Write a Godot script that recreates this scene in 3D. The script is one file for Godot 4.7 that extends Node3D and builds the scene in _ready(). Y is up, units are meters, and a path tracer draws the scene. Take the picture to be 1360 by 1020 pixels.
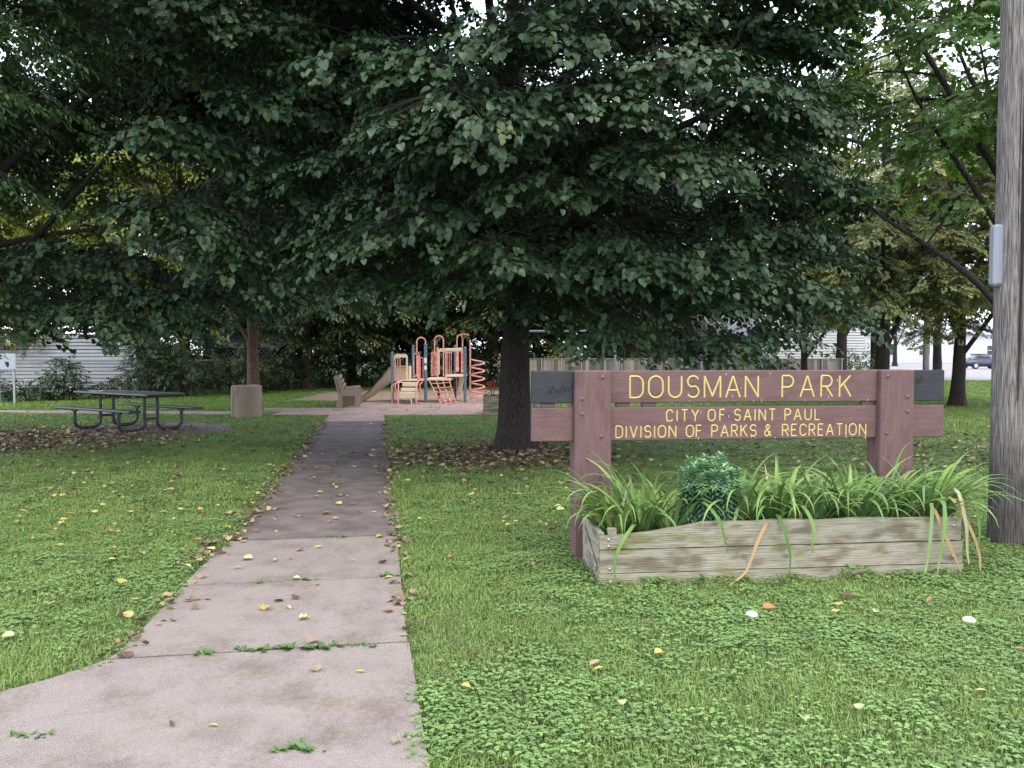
extends Node3D

# ---------------------------------------------------------------- mesh helper
class MB:
	var v := PackedVector3Array()
	var n := PackedVector3Array()
	var c := PackedColorArray()
	var ix := PackedInt32Array()
	var col := Color(1, 1, 1)

	func tri(a: Vector3, b: Vector3, d: Vector3) -> void:   # counter-clockwise seen from outside
		var k := (b - a).cross(d - a)
		if k.length_squared() < 1e-16:
			return
		k = k.normalized()
		var s := v.size()
		v.append(a); v.append(d); v.append(b)
		for i in 3:
			n.append(k); c.append(col); ix.append(s + i)

	func quad(a: Vector3, b: Vector3, d: Vector3, e: Vector3) -> void:
		tri(a, b, d)
		tri(a, d, e)

	func out_poly(p: Array, mid: Vector3) -> void:           # convex polygon turned away from mid
		var k: Vector3 = (p[1] - p[0]).cross(p[2] - p[0])
		var cen := Vector3.ZERO
		for q in p: cen += q
		cen /= p.size()
		var flip := k.dot(cen - mid) < 0.0
		for i in range(1, p.size() - 1):
			if flip: tri(p[0], p[i + 1], p[i])
			else: tri(p[0], p[i], p[i + 1])

	func box(t: Transform3D, s: Vector3, b := 0.004) -> void:  # chamfered box centred on t
		var h := s * 0.5
		b = minf(b, minf(h.x, minf(h.y, h.z)) * 0.6)
		var q := {}
		for x in [-1, 1]:
			for y in [-1, 1]:
				for z in [-1, 1]:
					q[[x, y, z, 0]] = t * Vector3(x * h.x, y * (h.y - b), z * (h.z - b))
					q[[x, y, z, 1]] = t * Vector3(x * (h.x - b), y * h.y, z * (h.z - b))
					q[[x, y, z, 2]] = t * Vector3(x * (h.x - b), y * (h.y - b), z * h.z)
					out_poly([q[[x, y, z, 0]], q[[x, y, z, 1]], q[[x, y, z, 2]]], t.origin)
		for k in [-1, 1]:
			out_poly([q[[k, -1, -1, 0]], q[[k, 1, -1, 0]], q[[k, 1, 1, 0]], q[[k, -1, 1, 0]]], t.origin)
			out_poly([q[[-1, k, -1, 1]], q[[1, k, -1, 1]], q[[1, k, 1, 1]], q[[-1, k, 1, 1]]], t.origin)
			out_poly([q[[-1, -1, k, 2]], q[[1, -1, k, 2]], q[[1, 1, k, 2]], q[[-1, 1, k, 2]]], t.origin)
			for m in [-1, 1]:
				out_poly([q[[k, m, -1, 0]], q[[k, m, 1, 0]], q[[k, m, 1, 1]], q[[k, m, -1, 1]]], t.origin)
				out_poly([q[[k, -1, m, 0]], q[[k, 1, m, 0]], q[[k, 1, m, 2]], q[[k, -1, m, 2]]], t.origin)
				out_poly([q[[-1, k, m, 1]], q[[1, k, m, 1]], q[[1, k, m, 2]], q[[-1, k, m, 2]]], t.origin)

	func bx(x0: float, x1: float, y0: float, y1: float, z0: float, z1: float, b := 0.004) -> void:
		box(Transform3D(Basis(), Vector3((x0 + x1) / 2, (y0 + y1) / 2, (z0 + z1) / 2)), Vector3(absf(x1 - x0), absf(y1 - y0), absf(z1 - z0)), b)

	func bar(a: Vector3, b: Vector3, w: float, d: float, bev := 0.004) -> void:   # box beam from a to b
		var z := (b - a).normalized()
		var up := Vector3.UP if absf(z.y) < 0.95 else Vector3.FORWARD
		var x := up.cross(z).normalized()
		box(Transform3D(Basis(x, z.cross(x), z), (a + b) / 2), Vector3(w, d, (b - a).length()), bev)

	func tube(p: Array, r: Array, sides := 8, caps := true, squash := 1.0) -> void:
		var first := v.size()
		var m := p.size()
		var side := Vector3.ZERO
		for i in m:
			var d: Vector3 = (p[mini(i + 1, m - 1)] - p[maxi(i - 1, 0)]).normalized()
			if side == Vector3.ZERO:
				side = d.cross(Vector3.UP if absf(d.y) < 0.9 else Vector3.RIGHT).normalized()
			side = (side - d * side.dot(d)).normalized()
			var w := d.cross(side)
			for k in sides + 1:
				var a := TAU * k / sides
				var o := side * cos(a) + w * sin(a)
				if squash != 1.0: o.z *= squash
				v.append(p[i] + o * float(r[i]))
				n.append(o.normalized()); c.append(col)
		var row := sides + 1
		for i in m - 1:
			for k in sides:
				var a := first + i * row + k
				ix.append_array([a, a + row, a + 1, a + 1, a + row, a + row + 1])
		if caps:
			for e in [0, m - 1]:
				var d: Vector3 = (p[1] - p[0]) if e == 0 else (p[m - 1] - p[m - 2])
				var s := v.size()
				var nn := -d.normalized() if e == 0 else d.normalized()
				v.append(p[e]); n.append(nn); c.append(col)
				for k in sides + 1:
					v.append(v[first + e * row + k]); n.append(nn); c.append(col)
				for k in sides:
					if e == 0: ix.append_array([s, s + 1 + k, s + 2 + k])
					else: ix.append_array([s, s + 2 + k, s + 1 + k])

	func grid(rows: Array, smooth := true) -> void:            # rows of points; normals from the grid
		var first := v.size()
		var h := rows.size()
		var w: int = rows[0].size()
		for i in h:
			for k in w:
				var a: Vector3 = rows[i][mini(k + 1, w - 1)] - rows[i][maxi(k - 1, 0)]
				var b: Vector3 = rows[mini(i + 1, h - 1)][k] - rows[maxi(i - 1, 0)][k]
				v.append(rows[i][k]); n.append(b.cross(a).normalized()); c.append(col)
		for i in h - 1:
			for k in w - 1:
				var a := first + i * w + k
				ix.append_array([a, a + 1, a + w, a + 1, a + w + 1, a + w])

	func prism(poly: Array, z0: float, z1: float) -> void:     # polygon in x,y pushed from z0 to z1
		var area := 0.0
		for i in poly.size(): area += poly[i].cross(poly[(i + 1) % poly.size()])
		if area < 0.0:
			poly = poly.duplicate()
			poly.reverse()
		var flat := PackedVector2Array(poly)
		var t := Geometry2D.triangulate_polygon(flat)
		for i in range(0, t.size(), 3):
			var a: Vector2 = flat[t[i]]
			var b: Vector2 = flat[t[i + 1]]
			var d: Vector2 = flat[t[i + 2]]
			if (b - a).cross(d - a) < 0:
				var e := b
				b = d
				d = e
			tri(Vector3(a.x, a.y, z1), Vector3(b.x, b.y, z1), Vector3(d.x, d.y, z1))
			tri(Vector3(a.x, a.y, z0), Vector3(d.x, d.y, z0), Vector3(b.x, b.y, z0))
		for i in flat.size():
			var a := flat[i]
			var b := flat[(i + 1) % flat.size()]
			quad(Vector3(a.x, a.y, z0), Vector3(b.x, b.y, z0), Vector3(b.x, b.y, z1), Vector3(a.x, a.y, z1))

	func slab(poly: Array, y0: float, y1: float) -> void:      # polygon in x,z pushed from y0 to y1
		var s := v.size()
		var flipped: Array = []
		for p in poly: flipped.append(Vector2(p.x, -p.y))
		prism(flipped, y0, y1)
		for i in range(s, v.size()):
			v[i] = Vector3(v[i].x, v[i].z, -v[i].y)
			n[i] = Vector3(n[i].x, n[i].z, -n[i].y)

	func ball(at: Vector3, r: Vector3, rows := 6, cols := 10) -> void:
		var g := []
		for i in rows + 1:
			var line := []
			var th := PI * (0.001 + 0.998 * i / rows)
			for k in cols + 1:
				var a := -TAU * k / cols
				line.append(at + Vector3(cos(a) * sin(th), cos(th), sin(a) * sin(th)) * r)
			g.append(line)
		var s := v.size()
		grid(g)
		for i in range(s, v.size()):
			n[i] = ((v[i] - at) / r).normalized()

	func mesh() -> ArrayMesh:
		var a := []
		a.resize(Mesh.ARRAY_MAX)
		a[Mesh.ARRAY_VERTEX] = v
		a[Mesh.ARRAY_NORMAL] = n
		a[Mesh.ARRAY_COLOR] = c
		a[Mesh.ARRAY_INDEX] = ix
		var m := ArrayMesh.new()
		m.add_surface_from_arrays(Mesh.PRIMITIVE_TRIANGLES, a)
		return m


var M := {}
var taken := {}
var rng := RandomNumberGenerator.new()

func rnd(a := 0.0, b := 1.0) -> float:
	return rng.randf_range(a, b)

func numbered(called: String) -> String:
	if not taken.has(called):
		taken[called] = 0
		return called
	taken[called] += 1
	return "%s_%03d" % [called, taken[called]]

func tag(o: Node, label := "", category := "", group := "", kind := "") -> Node:
	if label: o.set_meta("label", label)
	if category: o.set_meta("category", category)
	if group: o.set_meta("group", group)
	if kind: o.set_meta("kind", kind)
	return o

func thing(called: String, label: String, category: String, at := Vector3.ZERO, turn := 0.0, group := "", kind := "") -> Node3D:
	var o := Node3D.new()
	o.name = numbered(called)
	add_child(o, true)
	o.position = at
	o.rotation.y = turn
	tag(o, label, category, group, kind)
	return o

func part(called: String, mesh: Mesh, m: Material, parent: Node, kind := "", label := "") -> MeshInstance3D:
	var o := MeshInstance3D.new()
	o.name = numbered(called) if parent == self else called
	o.mesh = mesh
	o.material_override = m
	parent.add_child(o, true)
	if parent != self and taken_in(parent, called) > 0:
		pass
	if kind: o.set_meta("kind", kind)
	if label: o.set_meta("label", label)
	return o

func taken_in(parent: Node, called: String) -> int:           # number repeats under one parent: leaf, leaf_001 ...
	var counts: Dictionary = parent.get_meta("counts", {})
	var k: int = counts.get(called, 0)
	counts[called] = k + 1
	parent.set_meta("counts", counts)
	if k > 0:
		parent.get_child(parent.get_child_count() - 1).name = "%s_%03d" % [called, k]
	return k

func many(called: String, mesh: Mesh, m: Material, places: Array, tints: Array, parent: Node, kind := "stuff") -> MultiMeshInstance3D:
	var mm := MultiMesh.new()
	mm.transform_format = MultiMesh.TRANSFORM_3D
	mm.use_colors = true
	mm.mesh = mesh
	mm.instance_count = places.size()
	for i in places.size():
		mm.set_instance_transform(i, places[i])
		mm.set_instance_color(i, tints[i])
	var o := MultiMeshInstance3D.new()
	o.name = numbered(called) if parent == self else called
	o.multimesh = mm
	o.material_override = m
	parent.add_child(o, true)
	if parent != self: taken_in(parent, called)
	if kind: o.set_meta("kind", kind)
	return o

# ---------------------------------------------------------------- textures and materials
func noise_image(seed_: int, freq: float, size := 512, octaves := 4, kind := FastNoiseLite.TYPE_SIMPLEX_SMOOTH) -> PackedByteArray:
	var f := FastNoiseLite.new()
	f.seed = seed_
	f.frequency = freq
	f.noise_type = kind
	f.fractal_type = FastNoiseLite.FRACTAL_FBM
	f.fractal_octaves = octaves
	var im := f.get_seamless_image(size, size)
	im.convert(Image.FORMAT_L8)
	return im.get_data()

func ramp_tex(data: PackedByteArray, size: int, stops: Array, colors: Array, speck := 0.0, over := PackedByteArray(), over_share := 0.0) -> ImageTexture:
	var g := Gradient.new()
	g.offsets = PackedFloat32Array(stops)
	g.colors = PackedColorArray(colors)
	var lut := []
	for i in 256: lut.append(g.sample(i / 255.0))
	var out := PackedByteArray()
	out.resize(size * size * 3)
	var r := RandomNumberGenerator.new()
	r.seed = 7
	for i in size * size:
		var k := data[i]
		if over_share > 0.0: k = int(lerpf(k, over[i], over_share))
		var q: Color = lut[k]
		var s := 1.0 + (r.randf() - 0.5) * speck
		out[i * 3] = clampi(int(q.r * 255 * s), 0, 255)
		out[i * 3 + 1] = clampi(int(q.g * 255 * s), 0, 255)
		out[i * 3 + 2] = clampi(int(q.b * 255 * s), 0, 255)
	return ImageTexture.create_from_image(Image.create_from_data(size, size, false, Image.FORMAT_RGB8, out))

func grey_tex(data: PackedByteArray, size: int) -> ImageTexture:
	return ImageTexture.create_from_image(Image.create_from_data(size, size, false, Image.FORMAT_L8, data))

func mat(col: Color, rough := 0.8, metal := 0.0) -> StandardMaterial3D:   # col is a linear base colour
	var m := StandardMaterial3D.new()
	m.albedo_color = col.linear_to_srgb()
	m.roughness = rough
	m.metallic = metal
	m.vertex_color_use_as_albedo = true
	return m

func tex_mat(tex: Texture2D, scale: Vector3, rough := 0.85, bump: Texture2D = null, bump_cm := 0.2, world := false) -> StandardMaterial3D:
	var m := StandardMaterial3D.new()
	m.albedo_texture = tex
	m.vertex_color_use_as_albedo = true
	m.roughness = rough
	m.uv1_triplanar = true
	m.uv1_world_triplanar = world
	m.uv1_scale = scale
	m.uv1_triplanar_sharpness = 4.0
	if bump:
		m.heightmap_enabled = true
		m.heightmap_texture = bump
		m.heightmap_scale = bump_cm
	return m

func leaf_mat(glow: Color, rough := 0.5) -> StandardMaterial3D:
	var m := StandardMaterial3D.new()
	m.albedo_color = Color(1, 1, 1)
	m.vertex_color_use_as_albedo = true
	m.roughness = rough
	m.backlight_enabled = true
	m.backlight = glow
	m.cull_mode = BaseMaterial3D.CULL_DISABLED
	m.metallic_specular = 0.38
	return m

func make_materials() -> void:
	var nA := noise_image(1, 0.012, 512, 5)
	var nB := noise_image(2, 0.05, 512, 4)
	var nC := noise_image(3, 0.16, 512, 3)
	var big := noise_image(4, 0.006, 1024, 6)
	var fine := noise_image(5, 0.22, 1024, 2)
	var fine_t := grey_tex(fine, 1024)
	var nB_t := grey_tex(nB, 512)
	var nC_t := grey_tex(nC, 512)
	# pinkish broom-finished concrete, older grey concrete
	var conc := ramp_tex(big, 1024, [0.2, 0.45, 0.6, 0.8], [Color(0.475, 0.435, 0.415), Color(0.535, 0.495, 0.48), Color(0.57, 0.53, 0.515), Color(0.52, 0.485, 0.455)], 0.26, fine, 0.55)
	M.concrete = tex_mat(conc, Vector3.ONE * 0.42, 0.95, fine_t, 0.5, true)
	M.pink_concrete = tex_mat(conc, Vector3.ONE * 0.42, 0.9, fine_t, 0.1, true)
	M.pink_concrete.albedo_color = Color(1.14, 1.05, 1.06)
	var old := ramp_tex(big, 1024, [0.25, 0.5, 0.75], [Color(0.345, 0.315, 0.315), Color(0.425, 0.39, 0.39), Color(0.475, 0.435, 0.43)], 0.2, fine, 0.4)
	M.old_concrete = tex_mat(old, Vector3.ONE * 0.42, 0.9, fine_t, 0.25, true)
	var soil := ramp_tex(big, 1024, [0.25, 0.5, 0.75], [Color(0.2, 0.25, 0.11), Color(0.25, 0.32, 0.14), Color(0.29, 0.37, 0.16)], 0.3, fine, 0.45)
	M.ground = tex_mat(soil, Vector3.ONE * 0.3, 1.0, fine_t, 1.0, true)
	var chips := ramp_tex(fine, 1024, [0.25, 0.5, 0.75], [Color(0.42, 0.34, 0.29), Color(0.58, 0.49, 0.43), Color(0.72, 0.63, 0.57)], 0.25)
	M.mulch = tex_mat(chips, Vector3.ONE * 0.4, 1.0, fine_t, 1.0, true)
	M.dirt = tex_mat(ramp_tex(nB, 512, [0.2, 0.8], [Color(0.16, 0.13, 0.1), Color(0.25, 0.2, 0.16)], 0.3), Vector3.ONE * 0.8, 1.0, nC_t, 0.8, true)
	M.street = tex_mat(ramp_tex(big, 1024, [0.2, 0.8], [Color(0.5, 0.48, 0.49), Color(0.6, 0.57, 0.58)], 0.1, fine, 0.3), Vector3.ONE * 0.3, 0.9, null, 0, true)
	# weathered timber, painted timber: grain runs along local x
	var grain := ramp_tex(nB, 512, [0.15, 0.38, 0.5, 0.62, 0.85], [Color(0.5, 0.475, 0.425), Color(0.565, 0.54, 0.49), Color(0.615, 0.59, 0.545), Color(0.585, 0.56, 0.505), Color(0.66, 0.64, 0.605)], 0.1, nA, 0.5)
	M.timber = tex_mat(grain, Vector3(0.16, 2.4, 2.4), 0.9, nB_t, 0.4)
	M.knot = tex_mat(ramp_tex(nB, 512, [0.2, 0.8], [Color(0.4, 0.385, 0.33), Color(0.52, 0.5, 0.45)], 0.1), Vector3(3, 3, 3), 0.9)
	M.fence_wood = tex_mat(ramp_tex(nB, 512, [0.2, 0.5, 0.8], [Color(0.42, 0.4, 0.39), Color(0.52, 0.5, 0.49), Color(0.58, 0.56, 0.55)], 0.08), Vector3(3, 0.4, 3), 0.95)
	var paint := ramp_tex(nA, 512, [0.2, 0.5, 0.8], [Color(0.39, 0.292, 0.296), Color(0.415, 0.315, 0.32), Color(0.44, 0.338, 0.342)], 0.05, nC, 0.3)
	M.paint = tex_mat(paint, Vector3(0.5, 4, 4), 0.75, nB_t, 0.12)
	M.paint_upright = tex_mat(paint, Vector3(4, 0.5, 4), 0.75, nB_t, 0.2)
	M.slate = tex_mat(ramp_tex(nA, 512, [0.2, 0.5, 0.8], [Color(0.13, 0.135, 0.165), Color(0.155, 0.16, 0.19), Color(0.18, 0.185, 0.215)], 0.06, nC, 0.3), Vector3(1, 3, 3), 0.6, nB_t, 0.1)
	var stain := ramp_tex(nA, 512, [0.2, 0.36, 0.5, 0.68, 0.85], [Color(0.72, 0.7, 0.66), Color(0.9, 0.89, 0.86), Color(1, 1, 1), Color(0.96, 0.97, 0.92), Color(0.78, 0.8, 0.64)], 0.02)
	var mild := ramp_tex(nA, 512, [0.2, 0.36, 0.5, 0.68, 0.85], [Color(0.85, 0.83, 0.8), Color(0.94, 0.93, 0.92), Color(1, 1, 1), Color(0.98, 0.98, 0.97), Color(0.9, 0.9, 0.84)], 0.03, nC, 0.3)
	for q in [[M.timber, Vector3(0.3, 0.8, 0.8)], [M.concrete, Vector3.ONE * 0.23], [M.pink_concrete, Vector3.ONE * 0.23], [M.old_concrete, Vector3.ONE * 0.23], [M.paint, Vector3(0.3, 0.9, 0.9)], [M.paint_upright, Vector3(0.9, 0.3, 0.9)]]:
		var sm: StandardMaterial3D = q[0]
		sm.detail_enabled = true
		sm.detail_albedo = stain if sm == M.timber else mild
		sm.detail_blend_mode = BaseMaterial3D.BLEND_MODE_MUL
		sm.detail_uv_layer = BaseMaterial3D.DETAIL_UV_2
		sm.uv2_triplanar = true
		sm.uv2_world_triplanar = sm.uv1_world_triplanar
		sm.uv2_scale = q[1]
	M.letter = mat(Color(0.6, 0.45, 0.15), 0.6)
	M.scrawl = mat(Color(0.008, 0.008, 0.01), 0.5)
	M.chip = mat(Color(0.55, 0.5, 0.48), 0.8)
	M.bolt = mat(Color(0.14, 0.075, 0.075), 0.5)
	M.zinc = mat(Color(0.45, 0.46, 0.48), 0.35, 0.8)
	var barkimg := ramp_tex(nB, 512, [0.2, 0.45, 0.6, 0.85], [Color(0.07, 0.06, 0.055), Color(0.16, 0.135, 0.125), Color(0.21, 0.185, 0.17), Color(0.3, 0.27, 0.25)], 0.15, nC, 0.35)
	M.bark = tex_mat(barkimg, Vector3(1.1, 0.28, 1.1), 0.95, nB_t, 2.5, true)
	M.brown_bark = tex_mat(barkimg, Vector3(1.1, 0.28, 1.1), 0.95, nB_t, 2.0, true)
	M.brown_bark.albedo_color = Color(1.75, 1.58, 1.45)
	M.twig = mat(Color(0.035, 0.028, 0.022), 0.9)
	var polei := ramp_tex(nB, 512, [0.12, 0.35, 0.5, 0.65, 0.9], [Color(0.22, 0.2, 0.19), Color(0.41, 0.385, 0.37), Color(0.51, 0.48, 0.465), Color(0.57, 0.545, 0.53), Color(0.71, 0.685, 0.665)], 0.14, nC, 0.25)
	M.pole = tex_mat(polei, Vector3(2.6, 0.13, 2.6), 0.95, nB_t, 2.0)
	var agg := ramp_tex(nC, 512, [0.25, 0.45, 0.6, 0.8], [Color(0.3, 0.25, 0.21), Color(0.52, 0.45, 0.4), Color(0.63, 0.56, 0.5), Color(0.82, 0.77, 0.71)], 0.35)
	M.aggregate = tex_mat(agg, Vector3.ONE * 0.55, 0.9, nC_t, 0.5)
	M.bench = tex_mat(ramp_tex(nB, 512, [0.2, 0.5, 0.8], [Color(0.42, 0.37, 0.34), Color(0.52, 0.47, 0.43), Color(0.6, 0.55, 0.5)], 0.2), Vector3.ONE * 1.5, 0.9, nC_t, 0.3)
	M.bench_dark = tex_mat(ramp_tex(nB, 512, [0.2, 0.8], [Color(0.3, 0.25, 0.23), Color(0.42, 0.36, 0.33)], 0.15), Vector3(3, 3, 0.4), 0.9)
	M.black_metal = mat(Color(0.022, 0.023, 0.028), 0.42)
	M.table_top = tex_mat(ramp_tex(nA, 512, [0.2, 0.5, 0.8], [Color(0.19, 0.16, 0.16), Color(0.28, 0.24, 0.235), Color(0.35, 0.3, 0.3)], 0.15, nC, 0.3), Vector3.ONE, 0.6)
	M.coral = tex_mat(ramp_tex(nA, 512, [0.2, 0.5, 0.8], [Color(0.8, 0.48, 0.46), Color(0.85, 0.57, 0.55), Color(0.88, 0.68, 0.65)], 0.04), Vector3.ONE * 1.2, 0.55)
	M.tan = mat(Color(0.62, 0.53, 0.4), 0.55)
	M.blue_post = mat(Color(0.1, 0.145, 0.19), 0.4)
	M.swing = mat(Color(0.11, 0.15, 0.19), 0.5)
	M.white_paint = mat(Color(0.74, 0.76, 0.8), 0.7)
	M.siding = tex_mat(ramp_tex(nA, 512, [0.2, 0.5, 0.8], [Color(0.74, 0.75, 0.765), Color(0.76, 0.77, 0.785), Color(0.78, 0.79, 0.8)], 0.02), Vector3.ONE * 0.4, 0.7)
	M.grey_siding = M.siding.duplicate()
	M.grey_siding.albedo_color = Color(0.86, 0.86, 0.87)
	M.roof = tex_mat(ramp_tex(nC, 512, [0.2, 0.8], [Color(0.6, 0.6, 0.68), Color(0.7, 0.7, 0.77)], 0.06), Vector3.ONE * 0.6, 0.9)
	M.dark_roof = mat(Color(0.09, 0.085, 0.085), 0.9)
	M.brown_wall = tex_mat(ramp_tex(nC, 512, [0.2, 0.8], [Color(0.32, 0.24, 0.21), Color(0.45, 0.35, 0.31)], 0.15), Vector3.ONE * 1.2, 0.9)
	M.glass = mat(Color(0.03, 0.035, 0.045), 0.08)
	M.sign_back = mat(Color(0.4, 0.42, 0.5), 0.45)
	M.box = mat(Color(0.25, 0.26, 0.31), 0.5)
	M.galv = mat(Color(0.36, 0.38, 0.4), 0.5, 0.4)
	M.wire = mat(Color(0.2, 0.21, 0.22), 0.55, 0.3)
	M.car = mat(Color(0.02, 0.025, 0.07), 0.25)
	M.car.clearcoat_enabled = true
	M.car.clearcoat = 0.7
	M.rubber = mat(Color(0.015, 0.015, 0.016), 0.8)
	M.paper = mat(Color(0.85, 0.85, 0.86), 0.9)
	M.linden = leaf_mat(Color(0.3, 0.34, 0.08), 0.46)
	M.linden.metallic_specular = 0.42
	M.maple = leaf_mat(Color(0.66, 0.68, 0.2), 0.5)
	M.grass = leaf_mat(Color(0.4, 0.42, 0.14), 0.6)
	M.blade = leaf_mat(Color(0.4, 0.42, 0.14), 0.45)
	M.dead = leaf_mat(Color(0.3, 0.26, 0.14), 0.7)
	M.petal = leaf_mat(Color(0.3, 0.15, 0.12), 0.7)

# ---------------------------------------------------------------- leaves and sprays
func leaf_outline(kind: String) -> Array:
	match kind:
		"linden": return [Vector2(0.26, -0.08), Vector2(0.48, 0.14), Vector2(0.48, 0.46), Vector2(0.27, 0.78), Vector2(0, 1.0)]
		"maple": return [Vector2(0.3, -0.05), Vector2(0.55, 0.3), Vector2(0.3, 0.34), Vector2(0.42, 0.72), Vector2(0.16, 0.66), Vector2(0, 1.05)]
		"ash": return [Vector2(0.1, 0.08), Vector2(0.2, 0.35), Vector2(0.15, 0.7), Vector2(0, 1.0)]
	return [Vector2(0.22, 0.12), Vector2(0.3, 0.5), Vector2(0, 1.0)]

func add_leaf(mb: MB, t: Transform3D, s: float, kind: String, fold := 0.16, curl := 0.15) -> void:
	var o := leaf_outline(kind)
	for side in [-1.0, 1.0]:
		var last := Vector3.ZERO
		for i in o.size():
			var p: Vector2 = o[i]
			var q := Vector3(p.x * side, absf(p.x) * fold * 2.0 - curl * p.y * p.y, p.y)
			var my := p.y * 0.85
			var mid := Vector3(0, -curl * my * my, maxf(my, 0.0))
			var pm := Vector3(0, -curl * pow(maxf((o[i - 1].y if i > 0 else 0.0), 0.0) * 0.85, 2), maxf((o[i - 1].y if i > 0 else 0.0), 0.0) * 0.85)
			if side < 0:
				mb.tri(t * (pm * s), t * (last * s), t * (q * s))
				mb.tri(t * (pm * s), t * (q * s), t * (mid * s))
			else:
				mb.tri(t * (pm * s), t * (q * s), t * (last * s))
				mb.tri(t * (pm * s), t * (mid * s), t * (q * s))
			last = q

func spray_mesh(kind: String, n: int, length: float, size: float, seed_: int, droop := 0.5) -> ArrayMesh:
	var r := RandomNumberGenerator.new()
	r.seed = seed_
	var mb := MB.new()
	mb.col = Color(0.5, 0.36, 0.3)
	mb.tube([Vector3.ZERO, Vector3(0, -0.02, length * 0.5), Vector3(0, -0.08, length * 0.95)], [0.006, 0.004, 0.002], 3, false)
	for i in n:
		var f := (i + 0.6) / n
		var side := -1.0 if i % 2 == 0 else 1.0
		var base := Vector3(0, -0.08 * f * f, length * f * 0.95)
		var yaw := side * r.randf_range(0.6, 1.5) * (1.0 - 0.5 * f)
		var dip := r.randf_range(-0.1, 0.8) * droop + 0.1
		var b := Basis(Vector3.UP, yaw) * Basis(Vector3.RIGHT, dip) * Basis(Vector3.BACK, r.randf_range(-0.5, 0.5))
		var pet := b * Vector3(0, 0.0, size * 0.5)
		var g := r.randf_range(0.75, 1.3)
		mb.col = Color(g * r.randf_range(0.9, 1.15), g, g * r.randf_range(0.85, 1.1))
		add_leaf(mb, Transform3D(b, base + pet), size * r.randf_range(0.7, 1.2), kind, r.randf_range(0.05, 0.22), r.randf_range(0.0, 0.3))
	return mb.mesh()

var sprays := {}

func make_sprays() -> void:
	sprays.linden = [spray_mesh("linden", 8, 0.6, 0.115, 11, 0.7), spray_mesh("linden", 7, 0.5, 0.125, 12, 1.0), spray_mesh("linden", 9, 0.68, 0.105, 13, 0.6)]
	sprays.maple = [spray_mesh("maple", 11, 0.45, 0.11, 21, 0.7), spray_mesh("maple", 9, 0.4, 0.115, 22, 0.9)]
	sprays.ash = [spray_mesh("ash", 16, 0.45, 0.09, 31, 0.6), spray_mesh("ash", 14, 0.4, 0.08, 32, 0.6)]
	sprays.far = [spray_mesh("oval", 9, 0.45, 0.12, 41, 0.8), spray_mesh("oval", 8, 0.4, 0.13, 42, 0.7)]

func curve(a: Vector3, b: Vector3, bow: Vector3, n := 6) -> Array:
	var out := []
	for i in n + 1:
		var f := float(i) / n
		out.append(a.lerp(b, f) + bow * sin(f * PI))
	return out

func taper(a: float, b: float, n: int) -> Array:
	var out := []
	for i in n: out.append(lerpf(a, b, float(i) / (n - 1)))
	return out

func smooth_line(p: Array, per := 5) -> Array:
	var out := []
	for i in p.size() - 1:
		var a: Vector3 = p[maxi(i - 1, 0)]
		var d: Vector3 = p[mini(i + 2, p.size() - 1)]
		for k in per:
			out.append(p[i].cubic_interpolate(p[i + 1], a, d, float(k) / per))
	out.append(p[-1])
	return out

func rough_trunk(mb: MB, line: Array, rad: Array, ridge: float, seed_: int, sides := 40) -> void:   # trunk with furrowed bark
	var f := FastNoiseLite.new()
	f.seed = seed_
	f.frequency = 1.0
	var rows := []
	for i in line.size():
		var row := []
		for k in sides + 1:
			var a := TAU * (k % sides) / sides
			var y: float = line[i].y
			var w := f.get_noise_3d(cos(a) * 5.0, y * 1.1, sin(a) * 5.0) * ridge + f.get_noise_3d(cos(a) * 1.3, y * 0.5 + 40, sin(a) * 1.3) * ridge * 1.2
			var root := 0.0
			if i < 8: root = maxf(0, 1.0 - y / 0.5) * 0.2 * (0.5 + 0.5 * sin(a * 5.0 + seed_))
			row.append(line[i] + Vector3(cos(a), 0, sin(a)) * float(rad[i]) * (1.0 + w + root))
		rows.append(row)
	mb.grid(rows)

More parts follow.
